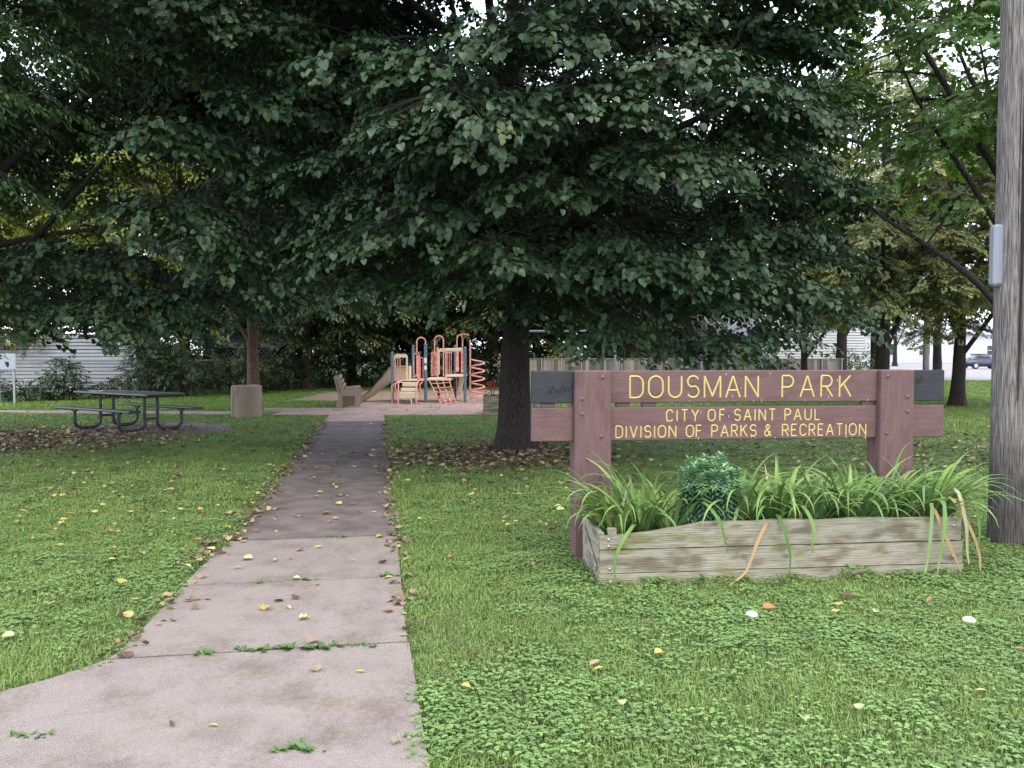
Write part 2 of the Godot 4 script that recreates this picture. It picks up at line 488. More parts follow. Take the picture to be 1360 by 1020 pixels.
func make_tree(o: Dictionary) -> Node3D:
	rng.seed = o.seed
	var pos: Vector3 = o.pos
	var root := thing(o.get("name", "tree"), o.label, "tree", pos, 0.0, o.get("group", ""))
	var h: float = o.h
	var r0: float = o.r
	var lean: Vector3 = o.get("lean", Vector3.ZERO)
	var line := []
	var rad := []
	var steps := 30
	for i in steps + 1:
		var f := float(i) / steps
		var y := h * f * f * 0.6 + h * f * 0.4
		line.append(Vector3(sin(f * 3.0 + o.seed) * 0.12 * f, y, cos(f * 2.3 + o.seed) * 0.12 * f) + lean * f)
		rad.append(r0 * (1.0 - 0.82 * pow(f, 0.9)) * (1.0 + 0.45 * exp(-y / 0.2) * 0.5))
	line[0].y = -0.05
	var mb := MB.new()
	rough_trunk(mb, line, rad, 0.1, o.seed, 40 if r0 > 0.2 else 14)
	part("trunk", mb.mesh(), o.get("bark", M.bark), root)
	var cen: Vector3 = o.cen
	var ell: Vector3 = o.ell
	var joints := []
	for i in range(6, line.size(), 2):
		if line[i].y > h * 0.25: joints.append([line[i], rad[i] * 0.5])
	var limbs: Array = o.get("limbs", [])
	var auto: int = o.get("auto", 8)
	for i in auto:
		var f := 0.28 + 0.6 * i / auto
		var k := int(f * steps)
		var ang: float = i * 2.4 + o.seed
		var tip := cen + Vector3(cos(ang) * ell.x, rnd(-0.1, 0.55) * ell.y + (f - 0.5) * ell.y * 0.7, sin(ang) * ell.z) * rnd(0.6, 0.8)
		limbs.append([line[k], line[k].lerp(tip, 0.35) + Vector3(0, 0.25, 0), line[k].lerp(tip, 0.7) + Vector3(0, 0.35, 0), tip])
	for l in limbs:
		var pts := smooth_line(l, 5)
		var lr: float = o.get("limb_r", r0 * 0.34)
		var mbl := MB.new()
		var rr := taper(lr, lr * 0.2, pts.size())
		mbl.tube(pts, rr, 9)
		part("limb", mbl.mesh(), o.get("bark", M.bark), root)
		for i in range(3, pts.size()): joints.append([pts[i], rr[i]])
	# pads of foliage: tilted, drooping discs of sprays
	var pr: float = o.pr
	var low: float = o.low
	var pads := []
	for p in o.get("pads", []): pads.append(p)
	var tries := 0
	var gap: float = o.get("gap", 0.62)
	var goal: int = o.n + pads.size()
	var keep: Callable = o.get("keep", func(_p): return true)
	while pads.size() < goal and tries < goal * 30:
		tries += 1
		var d := Vector3(rng.randfn(), rng.randfn(), rng.randfn()).normalized()
		var q := cen + d * ell * lerpf(o.get("hollow", 0.45), 1.0, sqrt(rnd()))
		if q.y < low + rnd(0, 0.5): continue
		if not keep.call(pos + q): continue
		var ok := true
		for e in pads:
			if e[0].distance_squared_to(q) < pow(pr * gap, 2):
				ok = false
				break
		if ok: pads.append([q, pr * rnd(0.75, 1.2)])
	var tw := MB.new()
	var kinds: Array = sprays[o.leaf]
	var places := []
	var tints := []
	for k in kinds:
		places.append([])
		tints.append([])
	var ta: Color = o.tint[0]
	var tb: Color = o.tint[1]
	var odd: float = o.get("odd", 0.02)
	var oddc: Color = o.get("oddc", Color(0.1, 0.13, 0.03))
	for e in pads:
		var q: Vector3 = e[0]
		var r: float = e[1]
		var best: Array = joints[0]
		var bd := 1e9
		for j in joints:
			var dd: float = j[0].distance_to(q) + maxf(0.0, j[0].y - q.y) * 0.6
			if dd < bd:
				bd = dd
				best = j
		var br := minf(best[1] * 0.6, 0.012 + 0.008 * bd)
		var line2 := curve(best[0], q, Vector3(rnd(-0.1, 0.1), 0.12 * bd, rnd(-0.1, 0.1)), 6)
		tw.tube(line2, taper(br, 0.006, 7), 5, false)
		var outw := Vector3(q.x - cen.x * 0.5, 0, q.z - cen.z * 0.5).normalized()
		var high := (pos + q).y > 2.6 + 0.5 * (pos + q).length()
		var ns: int = int(o.spr * r * r / (pr * pr) * (0.65 if high else 1.0))
		var ss: float = o.ss * (1.5 if high else 1.0)
		var pad_t := rnd()
		var slope := rnd(0.1, 0.5)
		for i in ns:
			var a := rnd(0, TAU)
			var rho := r * sqrt(rnd()) * 0.95
			var dir := (Vector3(cos(a), 0, sin(a)) + outw * 0.7).normalized()
			var at := q + Vector3(cos(a), 0, sin(a)) * rho + Vector3(0, -slope * rho * rho / r - outw.dot(Vector3(cos(a), 0, sin(a))) * rho * 0.3 + rnd(-0.16, 0.16), 0)
			var z := (dir + Vector3(rnd(-0.35, 0.35), -0.1 - 0.55 * rho / r * rnd(0.1, 1.0), rnd(-0.35, 0.35))).normalized()
			var x := Vector3.UP.cross(z).normalized()
			var b := Basis(x, z.cross(x), z) * Basis(Vector3.BACK, rnd(-0.45, 0.45))
			if i % 4 == 0:
				tw.tube([q, q.lerp(at, 0.5) + Vector3(0, 0.04, 0), at], [0.007, 0.005, 0.003], 3, false)
			var k := rng.randi() % kinds.size()
			places[k].append(Transform3D(b * (ss * rnd(0.8, 1.2)), at - z * 0.2))
			var c := ta.lerp(tb, clampf(pad_t * 0.6 + rnd() * 0.5, 0, 1))
			if rnd() < odd: c = oddc.lerp(c, rnd(0.0, 0.7))
			var g := rnd(0.8, 1.2)
			tints[k].append(Color(c.r * g, c.g * g, c.b * g))
	part("twigs", tw.mesh(), M.twig, root, "stuff")
	var single: int = o.get("single", 0)                        # the largest leaves, one by one, at the tips of the front sprays
	if single > 0:
		var ms := []
		for k in 4:
			var ml: StandardMaterial3D = M.linden.duplicate()
			ml.albedo_color = (ta.lerp(tb, 0.2 + 0.3 * k)).linear_to_srgb()
			ms.append(ml)
		var lms := []
		for k in 4:
			var lm := MB.new()
			add_leaf(lm, Transform3D(Basis(Vector3.RIGHT, 0.3), Vector3(0, 0, 0.04)), 0.095, "linden", 0.06 + 0.05 * k, 0.08 * k)
			lms.append(lm.mesh())
		var front: Array = o.pads
		for i in single:
			var e: Array = front[i % front.size()]
			var a := rnd(0, PI)
			var at: Vector3 = e[0] + Vector3(cos(a), 0, sin(a)) * e[1] * rnd(0.7, 1.05) + Vector3(0, rnd(-0.2, 0.1), 0)
			var lf := part("leaf", lms[i % 4], ms[rng.randi() % 4], root)
			lf.transform = Transform3D(Basis(Vector3.UP, PI / 2 - a + rnd(-0.6, 0.6)) * Basis(Vector3.RIGHT, rnd(0.2, 0.9)) * Basis(Vector3.BACK, rnd(-0.4, 0.4)), at)
	for k in kinds.size():
		many("foliage", kinds[k], o.get("leaf_mat", M.linden), places[k], tints[k], root)
	return root

func make_shrub(called: String, label: String, cat: String, at: Vector3, size: Vector3, n: int, leaf: String, ss: float, ta: Color, tb: Color, seed_: int, group := "") -> Node3D:
	rng.seed = seed_
	var root := thing(called, label, cat, at, 0.0, group)
	var st := MB.new()
	var places := [[], []]
	var tints := [[], []]
	for i in 7:
		var p := Vector3(rnd(-0.6, 0.6) * size.x, size.y * rnd(0.5, 0.85), rnd(-0.6, 0.6) * size.z)
		st.tube(curve(Vector3(p.x * 0.4, -0.03, p.z * 0.4), p, Vector3(rnd(-0.1, 0.1), 0, rnd(-0.1, 0.1)), 5), taper(0.02, 0.006, 6), 5)
	var f := FastNoiseLite.new()
	f.seed = seed_
	f.frequency = 0.9
	var made := 0
	var tries := 0
	while made < n and tries < n * 5:
		tries += 1
		var d := Vector3(rng.randfn(), rng.randfn(), rng.randfn()).normalized() * pow(rnd(), 0.4)
		var p := Vector3(d.x * size.x, size.y * (0.5 + 0.5 * d.y), d.z * size.z)
		if f.get_noise_3dv(p + at) < -0.22: continue
		made += 1
		var z := Vector3(d.x + rnd(-0.5, 0.5), rnd(-0.5, 0.5), d.z + rnd(-0.5, 0.5)).normalized()
		var x := Vector3.UP.cross(z).normalized()
		var k := made % 2
		places[k].append(Transform3D(Basis(x, z.cross(x), z) * (ss * rnd(0.7, 1.3)), p))
		var c := ta.lerp(tb, rnd())
		var g := rnd(0.7, 1.3)
		tints[k].append(Color(c.r * g, c.g * g, c.b * g))
	part("stems", st.mesh(), M.twig, root, "stuff")
	for k in 2: many("foliage", sprays[leaf][k], M.linden, places[k], tints[k], root)
	return root

# ---------------------------------------------------------------- lettering cut as single strokes
func arc(cx: float, cy: float, rx: float, ry: float, a0: float, a1: float, n := 8) -> Array:
	var out := []
	for i in n + 1:
		var a := deg_to_rad(lerpf(a0, a1, float(i) / n))
		out.append(Vector2(cx + rx * cos(a), cy + ry * sin(a)))
	return out

func glyph(ch: String) -> Array:                              # [width, strokes]
	var P := func(l: Array) -> Array:
		var o := []
		for i in range(0, l.size(), 2): o.append(Vector2(l[i], l[i + 1]))
		return o
	match ch:
		"A": return [0.72, [P.call([0, 0, 0.36, 1]), P.call([0.36, 1, 0.72, 0]), P.call([0.13, 0.33, 0.59, 0.33])]]
		"C": return [0.64, [arc(0.36, 0.68, 0.32, 0.32, 20, 180) + arc(0.36, 0.32, 0.32, 0.32, 180, 340)]]
		"D": return [0.66, [P.call([0, 0, 0, 1]), P.call([0, 1, 0.3, 1]) + arc(0.32, 0.66, 0.34, 0.34, 80, 0, 5) + arc(0.32, 0.34, 0.34, 0.34, 0, -90, 6) + P.call([0, 0])]]
		"E": return [0.5, [P.call([0, 0, 0, 1]), P.call([0, 1, 0.5, 1]), P.call([0, 0.52, 0.42, 0.52]), P.call([0, 0, 0.5, 0])]]
		"F": return [0.5, [P.call([0, 0, 0, 1]), P.call([0, 1, 0.5, 1]), P.call([0, 0.52, 0.42, 0.52])]]
		"I": return [0.04, [P.call([0.02, 0, 0.02, 1])]]
		"K": return [0.6, [P.call([0, 0, 0, 1]), P.call([0.58, 1, 0, 0.42]), P.call([0.2, 0.62, 0.6, 0])]]
		"L": return [0.48, [P.call([0, 1, 0, 0]), P.call([0, 0, 0.48, 0])]]
		"M": return [0.82, [P.call([0, 0, 0, 1]), P.call([0, 1, 0.41, 0.05]), P.call([0.41, 0.05, 0.82, 1]), P.call([0.82, 1, 0.82, 0])]]
		"N": return [0.66, [P.call([0, 0, 0, 1]), P.call([0, 1, 0.66, 0]), P.call([0.66, 0, 0.66, 1])]]
		"O": return [0.72, [arc(0.36, 0.66, 0.36, 0.34, 0, 180) + arc(0.36, 0.34, 0.36, 0.34, 180, 360) + P.call([0.72, 0.66])]]
		"P": return [0.58, [P.call([0, 0, 0, 1]), P.call([0, 1, 0.3, 1]) + arc(0.31, 0.73, 0.27, 0.27, 80, -80, 8) + P.call([0.3, 0.46, 0, 0.46])]]
		"R": return [0.6, [P.call([0, 0, 0, 1]), P.call([0, 1, 0.3, 1]) + arc(0.31, 0.74, 0.26, 0.26, 80, -80, 8) + P.call([0.3, 0.48, 0, 0.48]), P.call([0.26, 0.48, 0.6, 0])]]
		"S": return [0.6, [arc(0.3, 0.74, 0.28, 0.26, 25, 250, 9) + P.call([0.3, 0.5]) + arc(0.3, 0.27, 0.3, 0.27, 70, -155, 9)]]
		"T": return [0.62, [P.call([0, 1, 0.62, 1]), P.call([0.31, 1, 0.31, 0])]]
		"U": return [0.66, [P.call([0, 1]) + arc(0.33, 0.32, 0.33, 0.32, 180, 360, 10) + P.call([0.66, 1])]]
		"V": return [0.7, [P.call([0, 1, 0.35, 0]), P.call([0.35, 0, 0.7, 1])]]
		"Y": return [0.66, [P.call([0, 1, 0.33, 0.45]), P.call([0.66, 1, 0.33, 0.45]), P.call([0.33, 0.45, 0.33, 0])]]
		"&": return [0.7, [P.call([0.7, 0]) + P.call([0.24, 0.62]) + arc(0.36, 0.8, 0.17, 0.18, 200, -30, 8) + P.call([0.18, 0.46]) + arc(0.27, 0.24, 0.27, 0.24, 120, 290, 8) + P.call([0.66, 0.42])]]
	return [0.3, []]

func write_word(parent: Node, word: String, u0: float, u1: float, y: float, h: float, stroke: float, z: float, narrow := 0.9, faded := "") -> void:
	var total := 0.0
	for ch in word: total += glyph(ch)[0] * h * narrow
	var space := (u1 - u0 - total) / maxi(1, word.length() - 1)
	var x := u0
	for i in word.length():
		var g := glyph(word[i])
		var mb := MB.new()
		mb.col = Color(1, 1.0, 1.0).lerp(Color(1.1, 1.35, 3.2), rnd(0.0, 0.12) + (0.5 if word[i] in faded else 0.0))
		for s in g[1]:
			var pts := []
			for p in s: pts.append(Vector3(x + p.x * h * narrow, y + p.y * h, z))
			mb.tube(pts, taper(stroke / 2, stroke / 2, pts.size()), 8, true, 0.3)
		part("letter", mb.mesh(), M.letter, parent)
		x += g[0] * h * narrow + space

# ---------------------------------------------------------------- the park sign and its planter
func build_sign() -> void:
	rng.seed = 5
	var t := thing("park_sign", "maroon timber park sign with yellow routed lettering on two thick posts", "sign", Vector3(0.48, 0, -6.1), 0.108)
	for side in 2:
		var u0 := 0.0 if side == 0 else 2.475
		var mb := MB.new()
		mb.bx(u0, u0 + 0.285, -0.3, 1.46, -0.2, 0.0, 0.008)
		var post := part("post", mb.mesh(), M.paint_upright, t)
		if side == 1:
			var seam := MB.new()
			seam.bx(u0 + 0.186, u0 + 0.192, 0.4, 1.452, -0.01, 0.0012, 0.0005)
			part("seam", seam.mesh(), M.bolt, post)
		for q in [[0.055 if side == 1 else 0.215, 1.41], [0.055 if side == 0 else 0.225, 1.245], [0.06 if side == 0 else 0.228, 1.128], [0.055 if side == 1 else 0.21, 0.955]]:
			var b := MB.new()
			b.ball(Vector3(u0 + q[0], q[1], 0.0), Vector3(0.016, 0.016, 0.012), 6, 12)
			b.tube([Vector3(u0 + q[0], q[1], -0.004), Vector3(u0 + q[0], q[1], 0.003)], [0.022, 0.021], 14)
			part("bolt", b.mesh(), M.bolt, post)
	var spans := [["upper_board", 1.208, 1.458], ["lower_board", 0.914, 1.174]]
	for k in 2:
		var y0: float = spans[k][1]
		var y1: float = spans[k][2]
		var mb := MB.new()
		mb.bx(0.286, 2.474, y0, y1, -0.115, -0.05, 0.006)
		var b := part(spans[k][0], mb.mesh(), M.paint, t)
		for e in 2:
			var me := MB.new()
			if e == 0: me.bx(-0.325, -0.001, y0, y1, -0.115, -0.05, 0.006)
			else: me.bx(2.761, 3.05, y0, y1, -0.115, -0.05, 0.006)
			var end := part("board_end", me.mesh(), M.slate if k == 0 else M.paint, t, "", "dark slate painted end of the upper board" if k == 0 else "")
			var sc := MB.new()
			if k == 0:                                            # faint marker scrawls and flaked paint
				var x0 := -0.21 if e == 0 else 2.8
				var yb := 1.28 if e == 0 else 1.35
				for w in (6 if e == 0 else 2):
					var hh := 0.035 if w % 2 == 0 else 0.055
					var pts := [Vector3(x0, yb, -0.0485), Vector3(x0 + 0.012, yb + hh, -0.0485), Vector3(x0 + 0.028, yb + hh * 0.5, -0.0485), Vector3(x0 + 0.02, yb, -0.0485), Vector3(x0 + 0.036, yb + 0.006, -0.0485)]
					sc.tube(smooth_line(pts, 4), taper(0.0028, 0.0018, 17), 5, true, 0.4)
					x0 += 0.036
					yb += 0.004
				part("scrawl", sc.mesh(), M.scrawl, end)
		var chips := MB.new()
		for i in 14:
			var cx := rnd(0.3, 2.45)
			var cy := rnd(y0 + 0.01, y1 - 0.02) if i % 3 else y0 + 0.01
			chips.box(Transform3D(Basis(Vector3.BACK, rnd(-0.2, 0.2)), Vector3(cx, cy, -0.0495)), Vector3(rnd(0.002, 0.005), rnd(0.006, 0.03), 0.002), 0.0005)
		part("flaked_paint", chips.mesh(), M.chip, b, "stuff")
		var z := -0.05
		if k == 0:
			write_word(b, "DOUSMAN", 0.443, 1.477, 1.247, 0.167, 0.016, z, 0.94, "")
			write_word(b, "PARK", 1.676, 2.248, 1.247, 0.167, 0.016, z, 0.94, "")
		else:
			write_word(b, "CITY", 0.733, 0.993, 1.062, 0.088, 0.0122, z)
			write_word(b, "OF", 1.072, 1.206, 1.062, 0.088, 0.0122, z)
			write_word(b, "SAINT", 1.286, 1.62, 1.062, 0.088, 0.0122, z, 0.9, "INT")
			write_word(b, "PAUL", 1.701, 1.989, 1.062, 0.088, 0.0122, z)
			write_word(b, "DIVISION", 0.332, 0.811, 0.937, 0.09, 0.0122, z)
			write_word(b, "OF", 0.896, 1.017, 0.937, 0.09, 0.0122, z)
			write_word(b, "PARKS", 1.102, 1.465, 0.937, 0.09, 0.0122, z)
			write_word(b, "&", 1.535, 1.6, 0.937, 0.09, 0.0122, z, 0.82)
			write_word(b, "RECREATION", 1.682, 2.381, 0.937, 0.09, 0.0122, z)
	for x in [0.34, 0.55, 2.36, -0.25]:
		var sp := MB.new()
		sp.bx(x, x + 0.11, 1.1745, 1.2075, -0.112, -0.075, 0.003)
		part("spacer", sp.mesh(), M.bolt, t)

func plank(u0: float, u1: float, yb0: float, yb1: float, yt: Callable, z0: float, z1: float) -> ArrayMesh:   # a board with an uneven upper edge
	var poly := [Vector2(u0, yb0), Vector2(u1, yb1)]
	var n := 22
	for i in n + 1:
		var u := lerpf(u1, u0, float(i) / n)
		poly.append(Vector2(u, yt.call(u)))
	var mb := MB.new()
	mb.prism(poly, z0, z1)
	return mb.mesh()

func build_planter() -> void:
	rng.seed = 9
	var L := 2.66
	var t := thing("timber_planter", "weathered grey timber planter box in front of the park sign", "planter", Vector3(0.6, 0, -5.41), 0.108)
	var w := FastNoiseLite.new()
	w.seed = 3
	w.frequency = 1.6
	var wob := func(u: float) -> float: return w.get_noise_1d(u * 3.0) * 0.006
	var top1 := func(u: float) -> float: return 0.083 + wob.call(u + 9.0)
	var top2 := func(u: float) -> float: return 0.247 + wob.call(u + 4.0)
	var top3 := func(u: float) -> float: return 0.338 + 0.075 * smoothstep(0.0, 0.85, u) + 0.012 * smoothstep(0.6, 0.75, u) + 0.014 * w.get_noise_1d(u * 2.2) - 0.012 * smoothstep(2.0, 2.7, u)
	part("board", plank(0, L, -0.06, -0.06, top1, -0.045, 0), M.timber, t)
	part("board", plank(0.004, L - 0.006, 0.088, 0.09, top2, -0.045, -0.003), M.timber, t)
	part("board", plank(0.002, L - 0.02, 0.254, 0.256, top3, -0.047, -0.002), M.timber, t)
	for q in [[0.62, 0.17, 0.022], [1.02, 0.178, 0.024], [1.33, 0.17, 0.02], [1.72, 0.16, 0.022], [2.02, 0.2, 0.018], [0.9, 0.31, 0.014]]:
		var kn := MB.new()
		kn.ball(Vector3(q[0], q[1], -0.003), Vector3(q[2] * 1.3, q[2] * 0.9, 0.0016), 6, 18)
		kn.col = Color(0.7, 0.68, 0.65)
		kn.ball(Vector3(q[0], q[1], -0.003), Vector3(q[2] * 0.5, q[2] * 0.35, 0.0022), 5, 12)
		for i in kn.n.size(): kn.n[i] = Vector3(0, 0, 1)
		part("knot", kn.mesh(), M.knot, t)
	var back := MB.new()
	back.bx(0, L, -0.05, 0.4, -0.6, -0.555)
	part("back_board", back.mesh(), M.timber, t)
	for x in [0.0, L - 0.045]:
		for k in 3:
			var mb := MB.new()
			mb.bx(-0.51, 0.0, [-0.05, 0.088, 0.253][k], [0.082, 0.247, 0.36][k], 0, 0.043, 0.005)
			var o := part("end_board", mb.mesh(), M.timber, t)
			o.position = Vector3(x, 0, -0.049)
			o.rotation.y = -PI / 2
			o.position.x += 0.0435 if x == 0.0 else 0.044
	var brace := MB.new()
	brace.bar(Vector3(-0.012, 0.3, -0.5), Vector3(-0.012, 0.1, -0.08), 0.02, 0.05)
	part("brace", brace.mesh(), M.timber, t)
	for q in [[0.06, 0.32], [0.06, 0.275], [0.07, 0.12], [0.075, 0.03], [L - 0.08, 0.36], [L - 0.08, 0.14]]:
		var b := MB.new()
		b.ball(Vector3(q[0], q[1], 0.0), Vector3(0.012, 0.012, 0.007), 5, 10)
		part("screw", b.mesh(), M.zinc, t)
	for k in 6:
		var b := MB.new()
		b.ball(Vector3(-0.002, 0.04 + k * 0.05, -0.03 - 0.012 * (k % 2)), Vector3(0.005, 0.008, 0.008), 5, 8)
		part("screw", b.mesh(), M.zinc, t)
	var stake := MB.new()
	stake.bx(0.07, 0.13, -0.05, 0.385, -0.1, -0.05, 0.006)
	part("corner_stake", stake.mesh(), M.timber, t)
	var soil := MB.new()
	var rows := []
	for i in 9:
		var row := []
		for k in 27: row.append(Vector3(0.05 + (L - 0.1) * k / 26.0, 0.31 + rnd(-0.015, 0.015), -0.555 + 0.505 * i / 8.0))
		rows.append(row)
	soil.grid(rows)
	part("soil", soil.mesh(), M.dirt, t)
	# ---- day lilies: every blade a leaf of its own
	var base := t.transform
	var wid := [0.022, 0.03, 0.033, 0.026]
	var blades := []
	for k in 12:
		var lean := [0.75, 1.25, 1.75, 2.2][(k + k / 4) % 4] as float
		var len := 0.56 + 0.06 * (k % 5)
		var mb := MB.new()
		var dir := Vector3(0, 1, 0.25 + 0.1 * (k % 3)).normalized()
		var p := Vector3.ZERO
		var rowsb := []
		var n := 11
		for i in n + 1:
			var f := float(i) / n
			var ww: float = wid[k % 4] * (1.0 - pow(f, 3.0)) * (0.75 + 0.25 * sin(f * PI)) + 0.001
			var sidev := Vector3(1, 0, 0).rotated(Vector3.UP, 0.5 * f * (1 if k % 2 else -1))
			var nrm := dir.cross(sidev).normalized()
			rowsb.append([p - sidev * ww * 0.6 - nrm * ww * 0.25, p, p + sidev * ww * 0.6 - nrm * ww * 0.25])
			p += dir * len / n
			var bend: float = lean * (0.08 + 0.75 * f) * 3.2 / n
			dir = dir.rotated(Vector3.RIGHT, bend).normalized()
		mb.grid(rowsb)
		blades.append(mb.mesh())
	var greens := []
	for k in 7:
		var m := leaf_mat(Color(0.4, 0.42, 0.14), 0.4)
		m.albedo_color = [Color(0.1, 0.2, 0.05), Color(0.14, 0.25, 0.06), Color(0.18, 0.29, 0.075), Color(0.12, 0.22, 0.085), Color(0.21, 0.3, 0.11), Color(0.36, 0.25, 0.12), Color(0.36, 0.33, 0.2)][k].linear_to_srgb()
		greens.append(m)
	var clumps := [
		[0.16, 34, 0.85, "day lily clump leaning over the left end of the timber planter", -1.0], [0.36, 34, 1.0, "day lily clump in front of the left sign post", 0.0], [0.58, 26, 0.92, "arching day lily clump just left of the dense dark green bush", 0.2],
		[1.12, 44, 0.97, "day lily clump just right of the dense dark green bush", 0.0], [1.4, 46, 0.98, "day lily clump in the planter below the word paul", 0.0], [1.68, 46, 0.95, "day lily clump with a tan dry blade hanging over the planter front", 0.0],
		[1.98, 46, 1.0, "day lily clump standing left of the right sign post", 0.0], [2.26, 46, 1.03, "tall day lily clump in front of the right sign post", 0.1], [2.52, 46, 1.02, "day lily clump spilling over the right end of the timber planter", 1.0]]
	for q in clumps:
		var cl := thing("day_lily", q[3], "plant", base * Vector3(q[0], 0.3, -0.3 + rnd(-0.06, 0.06)), 0.108, "day lilies in the timber planter")
		for i in int(q[1] * 1.35):
			var a := rnd(0, TAU)
			if q[4] != 0.0 and rnd() < 0.55: a = (PI / 2 if q[4] > 0 else -PI / 2) + rnd(-0.7, 0.7)
			var k := rng.randi() % 12
			var dry := 0
			if rnd() < 0.02: dry = 6
			var o := part("leaf", blades[k], greens[dry if dry else rng.randi() % 5], cl)
			var s: float = q[2] * rnd(0.75, 1.12)
			o.transform = Transform3D(Basis(Vector3.UP, a) * Basis(Vector3.RIGHT, rnd(-0.15, 0.35)) * Basis(Vector3.UP, rnd(-0.3, 0.3)).scaled(Vector3(s, s, s)), Vector3(sin(a) * 0.05 + rnd(-0.04, 0.04), -0.01, cos(a) * 0.05 + rnd(-0.04, 0.04)))
	# long blades that hang over the front: [clump, points in planter axes, colour]
	var hang := [
		["day_lily_001", [[0.3, 0.36, -0.2], [0.24, 0.41, -0.02], [0.13, 0.3, 0.06], [0.085, 0.17, 0.07], [0.1, 0.02, 0.06]], 1], ["day_lily_005", [[1.24, 0.36, -0.2], [1.2, 0.42, -0.02], [1.1, 0.3, 0.05], [1.0, 0.1, 0.09], [0.87, 0.015, 0.12]], 5],
		["day_lily_004", [[1.26, 0.36, -0.22], [1.27, 0.46, -0.03], [1.3, 0.33, 0.05], [1.33, 0.18, 0.06], [1.32, 0.04, 0.06]], 0], ["day_lily_005", [[1.42, 0.36, -0.2], [1.45, 0.52, -0.05], [1.5, 0.4, 0.05], [1.49, 0.27, 0.06], [1.5, 0.2, 0.05]], 2],
		["day_lily_002", [[0.62, 0.36, -0.2], [0.73, 0.55, -0.1], [0.82, 0.46, 0.02], [0.86, 0.33, 0.05], [0.88, 0.22, 0.05]], 0], ["day_lily_008", [[2.4, 0.4, -0.2], [2.42, 0.5, -0.03], [2.48, 0.3, 0.06], [2.55, 0.12, 0.09], [2.58, 0.05, 0.1]], 5],
		["day_lily_008", [[2.5, 0.4, -0.2], [2.56, 0.56, -0.03], [2.66, 0.36, 0.06], [2.72, 0.18, 0.08], [2.72, 0.06, 0.1]], 5], ["day_lily_008", [[2.46, 0.4, -0.2], [2.42, 0.52, -0.02], [2.37, 0.3, 0.05], [2.34, 0.1, 0.06], [2.3, 0.02, 0.09]], 4],
		["day_lily_008", [[2.5, 0.4, -0.2], [2.5, 0.58, -0.02], [2.46, 0.36, 0.07], [2.43, 0.15, 0.07], [2.4, 0.03, 0.09]], 2], ["day_lily_008", [[2.55, 0.4, -0.25], [2.72, 0.66, -0.15], [2.82, 0.5, -0.1], [2.84, 0.3, -0.08], [2.83, 0.2, -0.08]], 1],
		["day_lily_008", [[2.55, 0.4, -0.25], [2.6, 0.62, -0.03], [2.62, 0.4, 0.07], [2.63, 0.2, 0.08], [2.64, 0.1, 0.09]], 6], ["day_lily_003", [[1.1, 0.36, -0.2], [1.03, 0.5, -0.12], [0.97, 0.42, -0.05], [0.94, 0.38, -0.03]], 3]]
	for q in hang:
		var cl: Node3D = get_node(NodePath(q[0]))
		var pts := []
		for p in q[1]: pts.append(cl.transform.affine_inverse() * (base * Vector3(p[0], p[1], p[2])))
		pts = smooth_line(pts, 4)
		var mb := MB.new()
		var rowsb := []
		for i in pts.size():
			var d: Vector3 = (pts[mini(i + 1, pts.size() - 1)] - pts[maxi(i - 1, 0)]).normalized()
			var sidev := Vector3(1, 0, 0.25).cross(d).cross(d).normalized() if absf(d.x) < 0.9 else Vector3.UP
			var ww := 0.014 * (1.0 - 0.85 * pow(float(i) / pts.size(), 2.0))
			var nn := d.cross(sidev)
			rowsb.append([pts[i] - sidev * ww - nn * ww * 0.3, pts[i], pts[i] + sidev * ww - nn * ww * 0.3])
		mb.grid(rowsb)
		part("leaf", mb.mesh(), greens[q[2]], cl, "", "dry tan blade bent over the planter edge" if q[2] > 4 else "")
	# ---- dense bush with whorled leaves down its stems
	var bush := thing("leafy_bush", "dense dark blue green bush with whorled leaves between the day lilies", "bush", base * Vector3(0.86, 0.31, -0.27), 0.108)
	var stems := []
	for k in 3:
		var mb := MB.new()
		var hgt := 0.46 - 0.02 * k
		mb.col = Color(0.07, 0.11, 0.06)
		mb.tube([Vector3.ZERO, Vector3(0, hgt * 0.5, 0), Vector3(0, hgt, 0)], [0.005, 0.004, 0.002], 5)
		for i in 17:
			var y := 0.04 + (hgt - 0.13) * i / 16.0
			for j in 5:
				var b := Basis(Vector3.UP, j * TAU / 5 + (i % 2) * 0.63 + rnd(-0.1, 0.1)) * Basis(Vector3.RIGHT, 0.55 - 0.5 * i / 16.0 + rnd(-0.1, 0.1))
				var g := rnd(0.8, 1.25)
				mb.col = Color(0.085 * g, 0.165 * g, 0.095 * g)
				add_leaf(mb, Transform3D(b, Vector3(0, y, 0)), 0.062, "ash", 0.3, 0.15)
		for i in 80:
			var y := hgt - 0.1 + 0.12 * i / 79.0
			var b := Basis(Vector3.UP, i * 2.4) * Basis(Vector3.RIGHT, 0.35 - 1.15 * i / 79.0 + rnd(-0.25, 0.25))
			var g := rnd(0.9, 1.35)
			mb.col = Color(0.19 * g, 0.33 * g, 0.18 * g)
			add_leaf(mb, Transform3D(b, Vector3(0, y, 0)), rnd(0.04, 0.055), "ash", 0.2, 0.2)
		stems.append(mb.mesh())
	for i in 34:
		var a := i * 2.4
		var rr := 0.2 * sqrt(i / 34.0)
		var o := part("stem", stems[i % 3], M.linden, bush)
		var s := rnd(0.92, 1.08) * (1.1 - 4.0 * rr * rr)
		o.transform = Transform3D((Basis(Vector3(cos(a + PI / 2), 0, -sin(a + PI / 2)), -0.5 * rr) * Basis(Vector3.UP, rnd(0, 6))).scaled(Vector3(s, s, s)), Vector3(sin(a) * rr, -0.01, cos(a) * rr * 0.95))

